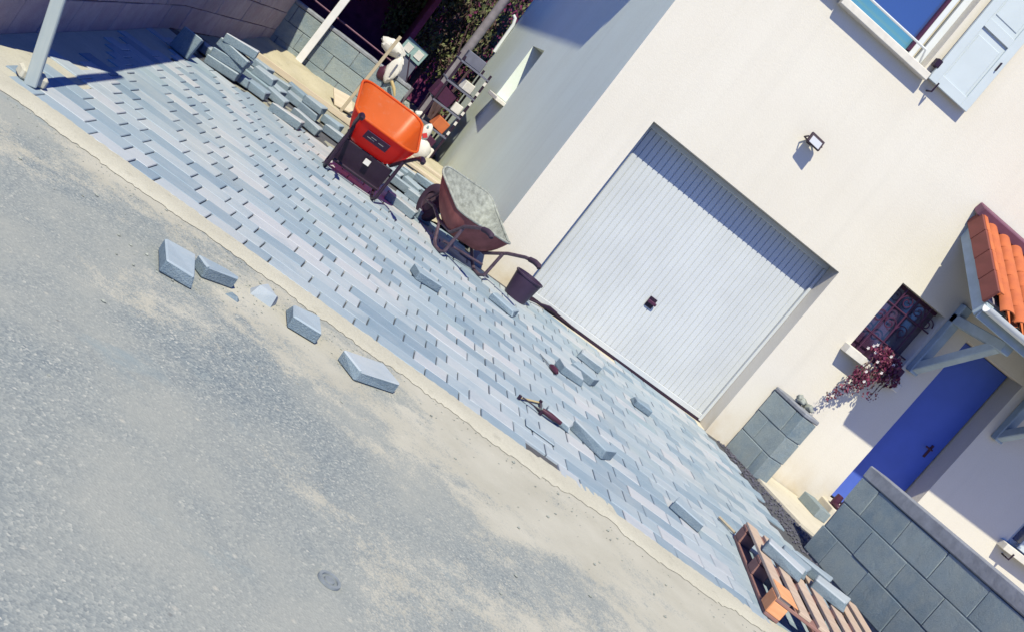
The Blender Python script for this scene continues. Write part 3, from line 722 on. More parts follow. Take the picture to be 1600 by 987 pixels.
# ------------------------------------------------------------------ wheelbarrows
def rim_ring(wr, wf, yr, yf, zr, zf, rad, n=6):
    cs = [(wr/2, yr), (wf/2, yf), (-wf/2, yf), (-wr/2, yr)]
    cen = [(wr/2-rad, yr+rad, -90), (wf/2-rad, yf-rad, 0), (-wf/2+rad, yf-rad, 90), (-wr/2+rad, yr+rad, 180)]
    P = []
    for (cx, cy, a0) in cen:
        for j in range(n+1):
            t = R(a0+90*j/n); x, y = cx+rad*math.cos(t), cy+rad*math.sin(t)
            s = (y-yr)/(yf-yr); P.append(Vector((x, y, zr+(zf-zr)*s)))
    return P
def wheelbarrow(name, label, loc, rz, tubm, linm, framem, gripm, zr, zf, wr, wf, yr, yf, sag=0.0):
    t = thing(name, label, 'wheelbarrow', loc, rz, 'wheelbarrows on the paving')
    rim = rim_ring(wr, wf, yr, yf, zr, zf, 0.13)
    bot = rim_ring(0.36, 0.34, yr+0.17, yf-0.26, zr-0.235, zf-0.395, 0.07)
    n = len(rim)
    rings = []
    for k in range(7):
        q = k/6; e = q**1.25
        rings.append([rim[i].lerp(bot[i], q) + Vector((0, 0, -0.035*math.sin(q*math.pi) - (sag*math.sin(math.pi*min(1, max(0, (rim[i].y-yr)/(yf-yr))))*(1-q)))) + Vector((rim[i].x*0.05*math.sin(q*math.pi), 0, 0)) for i in range(n)])
    def shell(off):
        vs = []; fs = []
        for k, rg in enumerate(rings):
            for p in rg: vs.append((p.x*(1-off), yr+(p.y-yr)*(1-off)+off*(yf-yr)/2, p.z+off*0.35*(k/6)))
        for k in range(6):
            for i in range(n): fs.append((k*n+i, k*n+(i+1) % n, (k+1)*n+(i+1) % n, (k+1)*n+i))
        fs.append(tuple(6*n+i for i in range(n)))
        return MB().add(vs, fs, True)
    tub = shell(0.0).build('tub', tubm, t)
    if linm is not tubm: shell(0.018).build('tub_lining', linm, tub)
    rp = [rings[0][i % n] for i in range(n+1)]
    MB().tube(rp, 0.011, 8, False).build('rim', tubm if linm == tubm else M['cement'], tub)
    zb = zr-0.20
    ax = 0.62 if yf < 0.5 else yf+0.1
    for s in (-1, 1):
        MB().tube([(s*0.055, ax, 0.185), (s*0.10, ax-0.22, 0.21), (s*0.19, yf-0.28, zb-0.02+0.0), (s*0.21, yr+0.15, zb-0.01), (s*0.265, yr-0.05, zr-0.07), (s*0.285, yr-0.25, zr+0.015), (s*0.29, yr-0.33, zr+0.035)], 0.0165, 8).build('handle_tube', framem, t)
        MB().tube([(s*0.29, yr-0.31, zr+0.03), (s*0.293, yr-0.38, zr+0.045), (s*0.294, yr-0.45, zr+0.045), (s*0.294, yr-0.47, zr+0.03)], [0.024, 0.026, 0.025, 0.018], 10).build('grip', gripm, t)
        MB().tube([(s*0.20, yr+0.40, zb-0.02), (s*0.235, yr+0.22, 0.04), (s*0.24, yr+0.16, 0.016), (s*0.24, yr+0.06, 0.016), (s*0.245, yr, 0.05), (s*0.25, yr-0.02, zr-0.10)], 0.0155, 8).build('leg', framem, t)
    MB().tube([(-0.24, yr+0.11, 0.10), (0.24, yr+0.11, 0.10)], 0.012, 8).build('leg_brace', framem, t)
    for s in (-1, 1): MB().tube([(s*0.06, ax, 0.19), (s*0.12, yf-0.02, zf-0.12)], 0.012, 8).build('front_stay', framem, t)
    wh = MB().lathe([(0.10, -0.035), (0.155, -0.042), (0.185, -0.025), (0.19, 0), (0.185, 0.025), (0.155, 0.042), (0.10, 0.035), (0.10, -0.035)], (0, 0, 0), 24, 'X').build('wheel', M['rubber'], t, (0, ax, 0.19))
    MB().lathe([(0.0, -0.03), (0.10, -0.022), (0.10, 0.022), (0.0, 0.03)], (0, 0, 0), 20, 'X').build('hub', framem, wh)
    return t
ob = wheelbarrow('wheelbarrow', 'bright orange plastic wheelbarrow with a dark label on its rear', (-1.42, -0.28, 0.012), R(4.5), M['orange'], M['orange'], M['black'], M['black'], 0.535, 0.745, 0.63, 0.65, -0.42, 0.40)
lp = bx('label_plate', M['iron'], ob, (-0.02, -0.374, 0.435), (0.23, 0.008, 0.10), (R(36), 0, 0), 0.003)
for i, (a, b_) in enumerate(((-0.05, 0.07), (0.045, 0.05), (-0.03, 0.05))): MB().box((a, -0.006, -0.012+i*0.011), (b_, 0.003, 0.004)).build('print_line', M['pale_steel'], lp)
bx('sticker', M['bagw'], ob, (0.03, -0.30, 0.235), (0.055, 0.006, 0.05), None, 0.001)
bx('cross_panel', M['black'], ob, (0, -0.245, 0.185), (0.50, 0.02, 0.24), (R(14), 0, 0), 0.004)  # dark panel added to deepen the shade under the tub
gb = wheelbarrow('wheelbarrow', 'old grey cement-crusted wheelbarrow with rusty brown tub by the house corner', (-0.36, -0.40, 0.012), R(25), M['rust'], M['cement'], M['steel'], M['rubber'], 0.40, 0.585, 0.64, 0.68, -0.36, 0.36, 0.06)

# bucket and the tools by the garage
bk = thing('bucket', 'dark plastic builder bucket in front of the garage door corner', 'bucket', (0.43, -0.33, 0.012))
MB().lathe([(0.0, 0.0), (0.105, 0.0), (0.112, 0.02), (0.138, 0.225), (0.146, 0.226), (0.146, 0.240), (0.134, 0.240), (0.126, 0.18), (0.0, 0.178)], n=28).build('pail', M['purple'], bk)
MB().lathe([(0.0, 0.186), (0.10, 0.19), (0.127, 0.184)], n=24).build('mortar_fill', M['cement'], bk)
MB().tube([(0.14*math.cos(t), 0.14*math.sin(t)*0.98, 0.232+0.0*t) for t in [R(a) for a in range(190, 351, 20)]], 0.004, 6).build('bail', M['pale_steel'], bk)
tag(MB().tube([(0.60, -0.05, 0.03), (0.78, 0.10, 0.04), (0.90, 0.17, 0.05), (1.0, 0.185, 0.05)], [0.006, 0.012, 0.024, 0.014], 8).tube([(1.0, 0.185, 0.05), (1.25, 0.20, 0.03)], 0.008, 8).build('crowbar', M['black']), 'dark bar lying along the foot of the garage door', 'bar')

# ------------------------------------------------------------------ loose pavers
LP = {}
def loose(x, y, z, l, wd, h, rz, label, group, rx=0.0, ry=0.0):
    key = (l, wd, h)
    if key not in LP:
        b = MB().box((0, 0, 0), (l, wd, h), None, 0.007)
        rr = random.Random(int(l*1000)); b.v = [tuple(c + rr.uniform(-0.002, 0.002) for c in v) for v in b.v]
        sx_, sy_ = rr.choice((-1, 1)), rr.choice((-1, 1))
        b.v = [tuple((v[0]-sx_*0.016, v[1]-sy_*0.012, v[2]-0.010)) if v[0]*sx_ > l/2-0.012 and v[1]*sy_ > wd/2-0.012 and v[2] > 0 else v for v in b.v]
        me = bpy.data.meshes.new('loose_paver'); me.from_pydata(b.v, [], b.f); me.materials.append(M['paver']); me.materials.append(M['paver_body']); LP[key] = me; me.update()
        for q in me.polygons: q.material_index = 0 if q.normal.z > 0.5 else 1  # upward faces keep the paver colour, all others take the darker one
    o = link('loose_paver', LP[key], None, (x, y, z+h/2), (rx, ry, rz)); return tag(o, label, 'paver', group)
GR = 'loose pavers left on the road'
loose(-2.085, -5.09, 0.001, 0.255, 0.15, 0.065, R(-76), 'loose grey paver on the road, leftmost of the line along the kerb', GR)
loose(-1.935, -4.885, 0.001, 0.185, 0.10, 0.062, R(40), 'narrow cut paver on the road, second from the left along the kerb', GR)
loose(-1.478, -4.775, 0.001, 0.205, 0.155, 0.065, R(-82), 'dark blue-grey paver on the road right of the broken chunk', GR)
loose(-1.105, -4.845, 0.001, 0.285, 0.165, 0.062, R(38), 'large loose paver on the road, rightmost of the line along the kerb', GR)
mb = MB(); mb.add([(-.06, -.05, 0), (.05, -.06, 0), (.07, .03, 0), (-.02, .06, 0), (-.07, .02, 0), (-.045, -.03, .055), (.045, -.045, .06), (.06, .02, .035), (-.015, .04, .06), (-.05, .015, .025)],
                  [(0, 1, 6, 5), (1, 2, 7, 6), (2, 3, 8, 7), (3, 4, 9, 8), (4, 0, 5, 9), (5, 6, 7), (5, 7, 8), (5, 8, 9)])
tag(mb.build('broken_paver', M['paver'], None, (-1.69, -4.71, 0.0)), 'broken jagged paver chunk on the road among the whole pavers', 'paver')
mb = MB(); mb.add([(-.035, -.014, 0), (.03, -.02, 0), (.035, .012, 0), (-.02, .02, 0), (-.015, -.004, .022), (.018, -.004, .018)], [(0, 1, 5, 4), (1, 2, 5), (2, 3, 4, 5), (3, 0, 4)])
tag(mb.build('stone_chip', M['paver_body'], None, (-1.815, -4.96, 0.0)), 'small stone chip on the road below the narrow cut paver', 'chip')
GP = 'loose pavers lying on the new paving'
Z0 = 0.013
loose(0.73, -1.92, Z0, 0.226, 0.17, 0.07, R(8), 'loose dark paver before the garage, front one of the group of three', GP)
loose(0.93, -1.62, Z0, 0.24, 0.17, 0.07, R(-33), 'loose paver before the garage, middle one of the group of three', GP)
loose(1.165, -0.93, Z0, 0.24, 0.18, 0.07, R(-20), 'loose paver nearest the garage door, back one of the group of three', GP)
loose(1.675, -1.22, Z0, 0.17, 0.18, 0.06, R(-4), 'single short loose paver before the right half of the garage', GP)
loose(0.595, -3.42, Z0, 0.30, 0.17, 0.075, R(-42), 'long loose paver beside the folding rule near the kerb', GP)
loose(0.32, -3.43, Z0, 0.20, 0.12, 0.05, R(-15), 'flat cut paver between the folding rule and the long loose paver', GP)
loose(1.36, -3.585, Z0, 0.235, 0.19, 0.065, R(-30), 'single loose paver left of the pallet', GP)
loose(-0.67, -2.20, Z0, 0.21, 0.17, 0.065, R(16), 'single loose paver in front of the grey wheelbarrow', GP)
loose(0.18, -1.15, Z0, 0.25, 0.17, 0.06, R(-22), 'loose paver below the dark bucket', GP)
loose(0.10, -3.90, Z0, 0.21, 0.13, 0.012, TH, 'thin dark slab set in the paving near the folding rule', GP)
# heap along the back edge of the paving
GH = 'loose pavers heaped at the back edge of the paving'
heap = [(-2.80, 0.30, 0, 0.311, -6), (-2.80, 0.32, 1, 0.311, -2), (-2.79, 0.31, 2, 0.311, -9), (-2.78, 0.32, 3, 0.311, 2), (-2.97, 0.62, 0, 0.226, 10), (-2.60, 0.42, 0, 0.152, -12), (-2.58, 1.30, 0, 0.311, -8),
        (-2.42, 1.78, 0, 0.311, -4), (-2.52, 0.86, 0, 0.311, -10), (-2.47, 0.46, 0, 0.226, -6), (-2.38, 1.24, 0, 0.226, -14), (-2.30, 0.80, 0, 0.226, -3), (-2.12, 0.20, 0, 0.311, -7), (-1.95, 0.66, 0, 0.311, -9),
        (-2.15, 1.46, 0, 0.226, -6), (-2.20, 2.10, 0, 0.226, -2), (-1.98, 1.40, 0, 0.226, -5), (-1.97, 1.42, 1, 0.226, -12), (-1.72, 1.72, 0, 0.226, -10), (-1.62, 1.16, 0, 0.311, -8), (-2.60, 1.34, 1, 0.226, -16), (-2.50, 0.92, 1, 0.226, -4)]
ordn = ['first', 'second', 'third', 'fourth', 'fifth', 'sixth', 'seventh', 'eighth', 'ninth', 'tenth', 'eleventh', 'twelfth', 'thirteenth', 'fourteenth', 'fifteenth', 'sixteenth', 'seventeenth', 'eighteenth', 'nineteenth', 'twentieth', 'twenty-first', 'twenty-second']
heap.sort(key=lambda h: (h[0]+0.05*h[2]))
stackn = ['bottom', 'second', 'third', 'topmost']
k = 0
for (x, y, lv, l, a) in heap:
    if x < -2.78+0.02 and abs(y-0.31) < 0.05: lab = 'paver in the leaning stack of four by the dark wall, %s of the stack' % stackn[lv]
    else:
        lab = 'loose paver in the heap left of the orange wheelbarrow, %s counted from the dark wall' % ordn[k]; k += 1
    loose(x, y, Z0 + lv*0.083, l, 0.18, 0.08, R(a), lab, GH, random.gauss(0, 0.03), random.gauss(0, 0.05))
GS = 'loose pavers heaped between the wheelbarrows'
heap2 = [(-0.80, 1.05, 0, 0.311, -8), (-0.62, 0.92, 0, 0.311, -10), (-0.86, -0.06, 0, 0.311, -12), (-0.60, 0.18, 0, 0.152, 5), (-0.66, 2.2, 0, 0.311, -6), (-0.46, 1.9, 0, 0.311, -9), (-0.44, 1.55, 0, 0.311, -4), (-0.70, 1.50, 0, 0.226, -14), (-0.36, 2.25, 0, 0.226, -3), (-0.95, 1.45, 0, 0.226, -7), (-0.55, 1.72, 1, 0.311, -11), (-0.42, 1.25, 0, 0.226, -6), (-0.92, 1.9, 0, 0.311, -5)]
heap2.sort(key=lambda h: h[0])
for k, (x, y, lv, l, a) in enumerate(heap2):
    loose(x, y, Z0 + lv*0.083, l, 0.18, 0.08, R(a), 'loose paver between the orange and grey wheelbarrows, %s from the orange one' % ordn[k], GS, random.gauss(0, 0.02), random.gauss(0, 0.03))
o = loose(-3.10, -0.28, 0.014, 0.18, 0.06, 0.21, R(-14), 'square paver slab leaning upright against the dark left wall', 'loose paver slabs', R(-12))

# ------------------------------------------------------------------ pallet with its pavers
pal = thing('pallet', 'worn wooden pallet at the end of the paving, one corner sprayed orange', 'pallet', (1.925, -3.24, 0.014), math.atan2(-1.135, -0.255))
# local +X runs along the long left side towards the street, local +Y towards the boundary wall
PL, PW = 1.22, 0.98
for (yy) in (0.05, PW/2, PW-0.05):
    bx('bottom_board', M['pallet_dark'], pal, (PL/2, yy, 0.011), (PL, 0.10, 0.022))
    for xx in (0.07, PL/2, PL-0.07):
        bx('spacer_block', M['orangewood'] if (yy < 0.1 and xx > 1.0) else M['pallet_dark'], pal, (xx, yy, 0.062), (0.14, 0.10, 0.078), None, 0.004)
for xx in (0.06, PL/2, PL-0.06): bx('cross_board', M['pallet_dark'], pal, (xx, PW/2, 0.1125), (0.12, PW, 0.021))
nb = 7
for i in range(nb):
    yy = 0.05 + (PW-0.10)*i/(nb-1)
    o = bx('deck_board', M['pallet'], pal, (PL/2 + random.uniform(-0.008, 0.008), yy, 0.134), (PL, 0.088 + random.uniform(-0.006, 0.004), 0.021), (0, 0, random.gauss(0, 0.006)), 0.003)
bx('painted_corner', M['orangewood'], pal, (PL-0.12, 0.072, 0.1465), (0.26, 0.125, 0.004), None, 0.001)
bx('painted_corner_end', M['orangewood'], pal, (PL-0.07, -0.003, 0.075), (0.15, 0.004, 0.10), None, 0.001)
GL = 'loose pavers on the pallet'
for (x, y, z, l, a, lab) in ((1.99, -3.76, 0.160, 0.30, -28, 'paver on the pallet, nearest the paving'), (2.14, -3.64, 0.162, 0.226, -30, 'short paver lying on the pallet behind the nearest one'),
                           (2.36, -3.50, 0.160, 0.311, -36, 'long paver on the far side of the pallet beside the block wall'), (2.40, -3.78, 0.160, 0.25, -34, 'paver on the pallet, closest to the street side')):
    loose(x, y, z, l, 0.15, 0.075, R(a), lab, GL, random.gauss(0, 0.04), random.gauss(0, 0.03))
tag(MB().tube([(1.86, -3.05, 0.03), (1.94, -3.20, 0.035)], 0.011, 6).build('stick', M['brownwood']), 'short wooden stick poking out from under the pallet corner', 'stick')

# ------------------------------------------------------------------ tools on the paving
tr = thing('trowel', 'small pointed tool with dark red handle lying before the garage', 'tool', (0.50, -2.04, 0.014), R(-70))
MB().tube([(-0.15, 0, 0.01), (0.02, 0, 0.012), (0.05, 0, 0.014)], [0.004, 0.007, 0.008], 8).build('blade', M['cast'], tr)
MB().tube([(0.04, 0, 0.016), (0.07, 0, 0.02), (0.13, 0, 0.02), (0.16, 0, 0.018)], [0.012, 0.022, 0.024, 0.012], 10).build('handle', M['dred'], tr)
fr = thing('folding_rule', 'half-open wooden folding rule on the paving near the kerb', 'ruler', (0.0, 0.0, 0.014))
pp = [(0.00, -3.51), (0.20, -3.30), (0.165, -3.53), (0.02, -3.50)]
for i in range(3):
    a, b_ = Vector(pp[i]), Vector(pp[i+1]); d = b_-a
    bx('segment', M['yellow'] if i == 0 else M['black'], fr, ((a.x+b_.x)/2, (a.y+b_.y)/2, 0.012+0.006*i), (d.length, 0.017, 0.006), (0, 0, math.atan2(d.y, d.x)), 0.001)
for q in pp[:3]: MB().lathe([(0, 0.026), (0.012, 0.026), (0.012, 0.0)], (q[0], q[1], 0.004), 10).build('hinge', M['black'], fr)
ml_ = thing('brick_trowel', 'grey trowel with dark red handle beside the folding rule', 'trowel', (0.24, -3.40, 0.014), R(40))
MB().add([(-0.11, -0.035, 0.012), (-0.11, 0.035, 0.012), (0.13, 0.0, 0.012), (-0.11, -0.035, 0.009), (-0.11, 0.035, 0.009), (0.13, 0.0, 0.009)], [(0, 2, 1), (3, 4, 5), (0, 1, 4, 3), (1, 2, 5, 4), (2, 0, 3, 5)]).build('blade', M['toolsteel'], ml_)
MB().tube([(-0.11, 0, 0.012), (-0.13, -0.04, 0.035)], 0.005, 6).build('shank', M['toolsteel'], ml_)
MB().tube([(-0.13, -0.04, 0.032), (-0.09, -0.085, 0.034), (-0.02, -0.14, 0.03)], [0.014, 0.019, 0.013], 10).build('handle', M['dred'], ml_)
vc = thing('valve_cover', 'small round iron valve cover set in the asphalt', 'cover', (-1.19, -6.745, 0.001))
MB().lathe([(0.040, 0.0), (0.039, 0.008), (0.029, 0.008), (0.028, 0.001)], n=28).build('ring', M['cast'], vc)
MB().lathe([(0.0, 0.007), (0.017, 0.007), (0.019, 0.001), (0.028, 0.001)], n=28).build('lid', M['cast'], vc)

# ------------------------------------------------------------------ posts and things at the back
pq = thing('prop_post', 'tall grey timber post standing at the street corner of the paving', 'post', (-3.17, -3.93, 0.012), R(8))
lean = Matrix.Rotation(R(-13), 3, 'Y') @ Matrix.Rotation(R(4), 3, 'X')
o = bx('shaft', M['postwood'], pq, lean @ Vector((0, 0, 1.2)), (0.062, 0.062, 2.4), None, 0.006); o.rotation_euler = lean.to_euler()
MB().box((-0.02, 0.06, 0.03), (0.14, 0.10, 0.06), (0, 0, 0.4), 0.012).build('foot_block', M['strip'], pq)
o = bx('white_post', M['whitepaint'], None, (-2.40, 4.30, 0.80), (0.095, 0.05, 1.6), (0, R(2), 0), 0.005)
tag(o, 'white painted board standing against the low back wall', 'post')
o = bx('leaning_plank', M['brownwood'], None, (-1.66, 3.05, 0.58), (0.038, 0.035, 1.16), (R(-4), R(3), 0), 0.004)
tag(o, 'thin brown batten standing behind the orange wheelbarrow', 'batten')
o = bx('edging_board', M['plank'], None, (-2.20, 2.86, 0.035), (1.5, 0.03, 0.07), (0, 0, R(3)), 0.004)
tag(o, 'long pale edging board laid along the foot of the sandy bank', 'board')
o = bx('scrap_board', M['plank'], None, (-1.72, 3.45, 0.13), (0.26, 0.34, 0.022), (R(22), R(-6), R(20)), 0.004)
tag(o, 'pale scrap board lying on the sandy bank', 'board')
GK = 'planks stacked by the side wall'
for i, (yy, zz_, lab) in enumerate(((2.35, 0.06, 'nearest plank lying behind the orange wheelbarrow'), (2.62, 0.10, 'middle plank lying behind the orange wheelbarrow'), (2.95, 0.14, 'farthest plank behind the orange wheelbarrow, under the white sack'))):
    tag(bx('plank', M['plank'], None, (-0.70, yy, zz_), (0.95, 0.14, 0.035), (0, 0, R(6+i*3)), 0.004), lab, 'plank', GK)
# white bags hung on the back wall
def blob(name, c, r3, mat, parent, seed, n=14, amp=0.18):
    rr = random.Random(seed); vs = []; fs = []; m_ = n//2
    ph = [(rr.uniform(0, 6), rr.uniform(0, 6)) for _ in range(4)]
    for i in range(m_+1):
        a = math.pi*i/m_
        for j in range(n):
            b_ = 2*math.pi*j/n
            k_ = 1 + amp*(math.sin(3*b_+ph[0][0])*math.sin(2*a+ph[0][1]) + 0.6*math.sin(5*b_+ph[1][0]+4*a))
            vs.append((c[0]+r3[0]*k_*math.sin(a)*math.cos(b_), c[1]+r3[1]*k_*math.sin(a)*math.sin(b_), c[2]+r3[2]*math.cos(a)*(1+0.3*amp*math.sin(2*b_))))
    for i in range(m_):
        for j in range(n): fs.append((i*n+j, (i+1)*n+j, (i+1)*n+(j+1) % n, i*n+(j+1) % n))
    return MB().add(vs, fs, True).build(name, mat, parent)
hb = thing('hanging_sack', 'crumpled white sack hanging on the end of the low back wall', 'sack', (-1.52, 4.36, 0.9))
blob('upper_fold', (-0.06, 0, 0.06), (0.16, 0.09, 0.10), M['bagw'], hb, 2, 16, 0.25)
blob('lower_fold', (0.10, -0.02, -0.16), (0.08, 0.06, 0.19), M['bagw'], hb, 5, 16, 0.2)
bx('printed_stripe', M['crate'], hb, (0.10, -0.088, -0.15), (0.022, 0.004, 0.16), None, 0.001)
blob('dark_lining', (0.03, 0.02, -0.27), (0.09, 0.06, 0.10), M['dred'], hb, 9, 12, 0.15)
tag(MB().tube([(-1.36, 4.30, 0.62), (-1.28, 4.28, 0.56), (-1.22, 4.28, 0.49)], [0.02, 0.022, 0.012], 8).build('yellow_tool', M['yellow']), 'yellow handled tool hanging below the white sack', 'tool')
tag(MB().tube([(-1.36, 4.5, 1.02), (-1.24, 4.45, 0.8), (-1.12, 4.4, 0.55), (-1.02, 4.35, 0.2)], 0.010, 6).build('black_hose', M['black']), 'thin black hose hanging beside the white sack', 'hose')
tb = thing('notice_board', 'pale teal board with white squares behind the white sack', 'board', (-1.27, 6.0, 1.04))
bx('board', M['teal'], tb, (0, 0, 0), (0.36, 0.04, 0.22), (0, R(6), 0), 0.004)
for q in (-0.09, 0.09): bx('white_square', M['bagw'], tb, (q, -0.026, -0.005), (0.11, 0.012, 0.12), (0, R(6), 0), 0.002)
tag(bx('teal_stand', M['crate'], None, (-1.27, 6.06, 0.46), (0.30, 0.10, 0.92)), 'dark box stand under the teal panel', 'stand')
cb = thing('cement_sack', 'white sack with a red mark standing beside the orange wheelbarrow', 'sack', (-0.72, 3.02, 0.16))
blob('sack_body', (0.02, 0, 0.10), (0.13, 0.10, 0.13), M['bagw'], cb, 4, 16, 0.12)
blob('sack_neck', (-0.04, 0, 0.29), (0.065, 0.055, 0.13), M['bagw'], cb, 6, 14, 0.1)
bx('red_mark', M['red'], cb, (-0.03, -0.058, 0.27), (0.055, 0.006, 0.055), (0, R(45), 0), 0.001)
MB().lathe([(0, -0.004), (0.014, -0.004), (0.014, 0.002)], (-0.06, -0.05, 0.375), 12, 'Y').build('blue_dot', M['teal'], cb)
# rack along the side wall
rk = thing('storage_rack', 'dark metal storage rack standing against the side wall of the house', 'rack', (-0.56, 5.0, 0.0))
for sx in (-0.20, 0.22):
    for sy in (-0.30, 0.75): bx('upright', M['black'], rk, (sx, sy, 0.72), (0.03, 0.03, 1.44), None, 0.002)
for zq in (0.42, 0.74, 1.05, 1.36): bx('shelf', M['crate'], rk, (0.01, 0.22, zq), (0.45, 1.08, 0.025), None, 0.002)
for zq in (0.5, 0.66, 0.82, 0.98, 1.14, 1.30): bx('rung', M['bagw'], rk, (0.215, -0.318, zq), (0.035, 0.012, 0.055), None, 0.001)
def item(name, mat, c, d, lab, cat, rot=None):
    return tag(bx(name, mat, None, c, d, rot, 0.008), lab, cat)
item('storage_box', M['crate'], (-0.62, 4.85, 1.455), (0.28, 0.26, 0.16), 'slate grey box on top of the storage rack', 'box')
item('storage_box', M['bagw'], (-0.50, 4.82, 1.135), (0.15, 0.16, 0.13), 'small white box on the upper shelf of the rack', 'box', (0, 0, 0.3))
item('tool_case', M['iron'], (-0.70, 4.84, 0.865), (0.30, 0.22, 0.21), 'dark tool case on the middle shelf of the rack', 'case', (0, R(6), 0.2))
item('storage_box', M['bagw'], (-0.44, 4.80, 0.825), (0.13, 0.14, 0.13), 'white carton on the middle shelf of the rack', 'box')
item('orange_crate', M['tile'], (-0.50, 4.80, 0.525), (0.19, 0.20, 0.17), 'orange box on the lower shelf of the rack', 'box', (0, R(8), 0.2))
item('dark_crate', M['iron'], (-0.62, 4.50, 0.22), (0.30, 0.24, 0.26), 'dark crate on the ground before the rack', 'crate', (0, R(5), 0.3))
item('carton', M['bagw'], (-0.44, 4.42, 0.14), (0.10, 0.12, 0.18), 'white carton on the ground before the rack', 'carton')
rb = thing('rubble_sacks', 'pale pile of rubble and sacks left of the storage rack', 'rubble', (-0.92, 5.3, 0.0))
for i in range(16):
    MB().box((0, 0, 0), (random.uniform(.08, .2), random.uniform(.08, .18), random.uniform(.06, .14)), None, 0.012).build('lump', M['cement'] if i % 3 else M['bagw'], rb, (random.uniform(-0.15, 0.16), random.uniform(-0.4, 0.3), 0.07 + 0.024*i), (random.random(), random.random(), random.random()*3))
# pole and stake
tag(MB().tube([(-0.62, 6.9, 0.0), (-0.60, 6.95, 1.6), (-0.57, 7.0, 4.2)], [0.075, 0.07, 0.06], 12).build('utility_pole', M['pole']), 'tall grey pole standing behind the rack', 'pole')
tag(MB().tube([(-1.02, 6.0, 0.0), (-1.0, 6.0, 0.62)], 0.045, 8).build('stake', M['pole']), 'short grey stake in the yard grass left of the pole', 'stake')

# open shed, dark inside
sh = thing('open_shed', 'dark open-fronted shed behind the low back wall', 'shed', (0, 0, 0))
for nm, c, d in (('rear_wall', (-3.4, 9.6, 1.3), (4.2, 0.1, 2.8)), ('side_panel', (-1.38, 8.2, 1.3), (0.08, 2.9, 2.8)), ('side_panel', (-5.4, 7.6, 1.3), (0.08, 4.0, 2.8)), ('roof', (-3.4, 7.6, 2.55), (4.4, 4.6, 0.1)), ('low_front', (-3.5, 6.0, 0.3), (4.0, 0.08, 0.6)), ('front_beam', (-3.4, 5.35, 2.3), (4.3, 0.12, 0.5))):
    bx(nm, M['shed'], sh, c, d, None, 0.004)
tag(MB().tube([(-3.0, 4.6, 0.83), (-1.5, 4.62, 0.80)], 0.012, 6).build('rail', M['flash']), 'thin dark rail just above the low back wall', 'rail')

# ------------------------------------------------------------------ plants
def leaves(mb, c, r3, n, s0, s1, rr, flat=0.0):
    for i in range(n):
        while True:
            q = Vector((rr.uniform(-1, 1), rr.uniform(-1, 1), rr.uniform(-1, 1)))
            if q.length < 1: break
        p = Vector(c) + Vector((q.x*r3[0], q.y*r3[1], q.z*r3[2])); s = rr.uniform(s0, s1)
        Rm = Euler((rr.uniform(0, 6), rr.uniform(0, 6), rr.uniform(0, 6))).to_matrix()
        vs = [Rm @ Vector(v)*s + p for v in ((-0.5, 0, 0), (0, -0.28, 0.06), (0.5, 0, -0.04), (0, 0.28, 0.06))]
        mb.add(vs, [(0, 1, 2, 3)], False, rr.random())
rr = random.Random(11)
pl = thing('flowering_plant', 'red-leaved trailing plant with white blossoms on the barred window sill', 'plant', (3.80, -0.06, 1.56))
MB().box((0.10, -0.02, 0.06), (0.42, 0.13, 0.13), None, 0.01).build('planter', M['iron'], pl)
mb = MB()
leaves(mb, (0.06, -0.07, 0.10), (0.20, 0.11, 0.11), 420, 0.03, 0.055, rr)
leaves(mb, (0.17, -0.09, -0.02), (0.16, 0.09, 0.11), 330, 0.03, 0.055, rr)
leaves(mb, (-0.02, -0.10, -0.14), (0.13, 0.07, 0.15), 230, 0.028, 0.05, rr)
leaves(mb, (-0.05, -0.10, -0.27), (0.10, 0.05, 0.13), 130, 0.026, 0.048, rr)
leaves(mb, (-0.11, -0.09, -0.42), (0.07, 0.04, 0.11), 60, 0.024, 0.042, rr)
leaves(mb, (-0.16, -0.08, -0.53), (0.04, 0.03, 0.07), 22, 0.022, 0.04, rr)
leaves(mb, (0.20, -0.07, -0.26), (0.10, 0.04, 0.10), 34, 0.025, 0.04, rr)
mb.build('foliage', M['leaf_red'], pl, shade=True)
for s in range(7):
    x = -0.1+0.05*s
    MB().tube([(x, -0.03, 0.08), (x+0.02, -0.11, 0.02), (x+0.01*(s % 3), -0.115, -0.2-0.03*(s % 3))], 0.004, 5).build('stem', M['twig'], pl)
for i, (x, y, z) in enumerate(((-0.16, -0.10, 0.13), (-0.11, -0.12, 0.09), (-0.13, -0.09, 0.16), (-0.05, -0.16, 0.03), (0.02, -0.17, 0.15), (0.05, -0.18, -0.03), (-0.02, -0.16, -0.20), (-0.18, -0.08, 0.08), (0.10, -0.17, 0.10), (-0.08, -0.17, -0.11))):
    mb = MB()
    for j in range(5):
        a = 2*math.pi*j/5; mb.add([(0, 0, 0), (0.013*math.cos(a-0.5), -0.006, 0.013*math.sin(a-0.5)), (0.019*math.cos(a), -0.002, 0.019*math.sin(a)), (0.013*math.cos(a+0.5), -0.006, 0.013*math.sin(a+0.5))], [(0, 1, 2, 3)])
    mb.build('blossom', M['petal'], pl, (x, y, z))
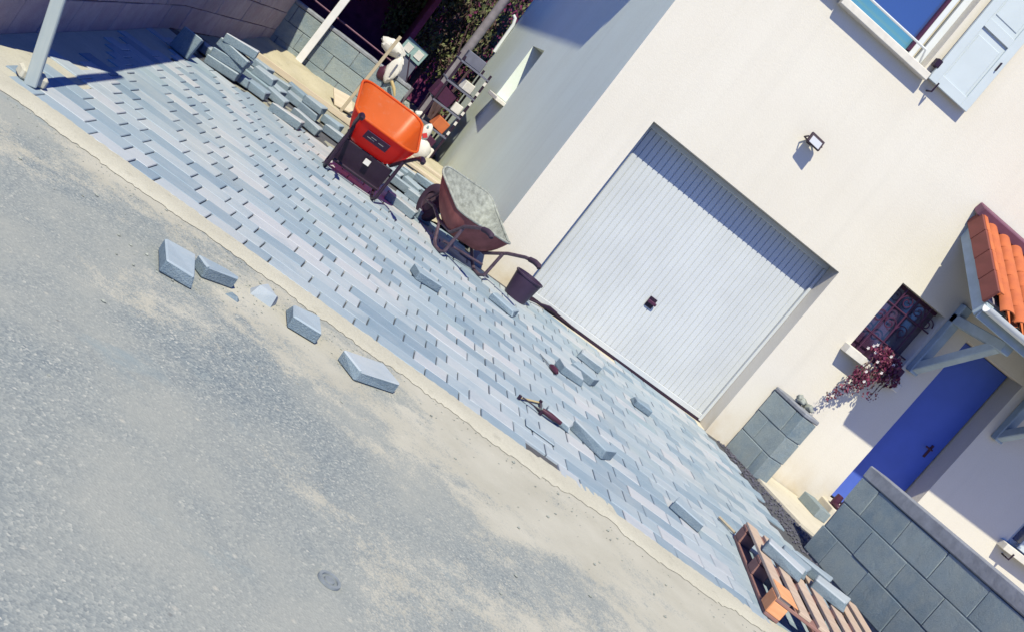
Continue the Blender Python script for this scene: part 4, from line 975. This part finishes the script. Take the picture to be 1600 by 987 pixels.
# trees and hedge behind the yard
def shrub(name, lab, c, r3, n, h, seed, cat='shrub'):
    rr = random.Random(seed); t = thing(name, lab, cat, (c[0], c[1], 0), 0, 'dark shrubs behind the yard')
    mb = MB(); lo = Vector((0, 0, h))
    for k in range(14):
        q = Vector((rr.uniform(-1, 1)*r3[0]*0.75, rr.uniform(-1, 1)*r3[1]*0.75, h + rr.uniform(-1, 1)*r3[2]*0.8))
        leaves(mb, q, (r3[0]*0.42, r3[1]*0.42, r3[2]*0.34), n//14, 0.05, 0.13, rr)
    mb.build('crown', M['leaf_dark'], t, shade=True)
    for k in range(6):
        e = Vector((rr.uniform(-1, 1)*r3[0]*0.8, rr.uniform(-1, 1)*r3[1]*0.8, h + rr.uniform(0, 1)*r3[2]))
        MB().tube([(0, 0, 0), (e.x*0.3, e.y*0.3, h*0.5), e], [0.05, 0.03, 0.01], 6).build('trunk' if k == 0 else 'branch', M['bark'], t)
shrub('shrub', 'dark bramble bush between the shed and the grey pole', (-1.15, 9.2), (0.75, 0.9, 1.1), 4200, 2.0, 21)
shrub('shrub', 'dark bush right of the grey pole behind the house corner', (-0.15, 9.6), (0.8, 0.9, 1.4), 4200, 1.4, 22)
shrub('shrub', 'high dark thicket above the bramble bush by the pole', (-0.75, 10.6), (1.6, 0.9, 1.6), 5200, 3.0, 23)
o = bx('rear_fence', M['shed'], None, (-0.3, 12.0, 1.6), (4.0, 0.06, 3.2)); tag(o, 'dark board fence behind the shrubs', 'fence')

# boots and the little grey block by the front door
bt = thing('boots', 'pair of dark red boots beside the front door', 'boots', (4.55, -0.14, 0.176))
for q in (-0.055, 0.055):
    MB().lathe([(0.0, 0.0), (0.04, 0.0), (0.042, 0.06), (0.036, 0.13), (0.030, 0.13), (0.0, 0.10)], (q, 0, 0), 12).box((q, -0.06, 0.025), (0.07, 0.13, 0.05), None, 0.02).build('boot', M['dred'], bt)
tag(bx('grey_block', M['block'], None, (4.24, -0.30, 0.075), (0.16, 0.34, 0.11), (0, 0, R(8)), 0.006), 'small grey block lying on the terrace slab below the door', 'block')
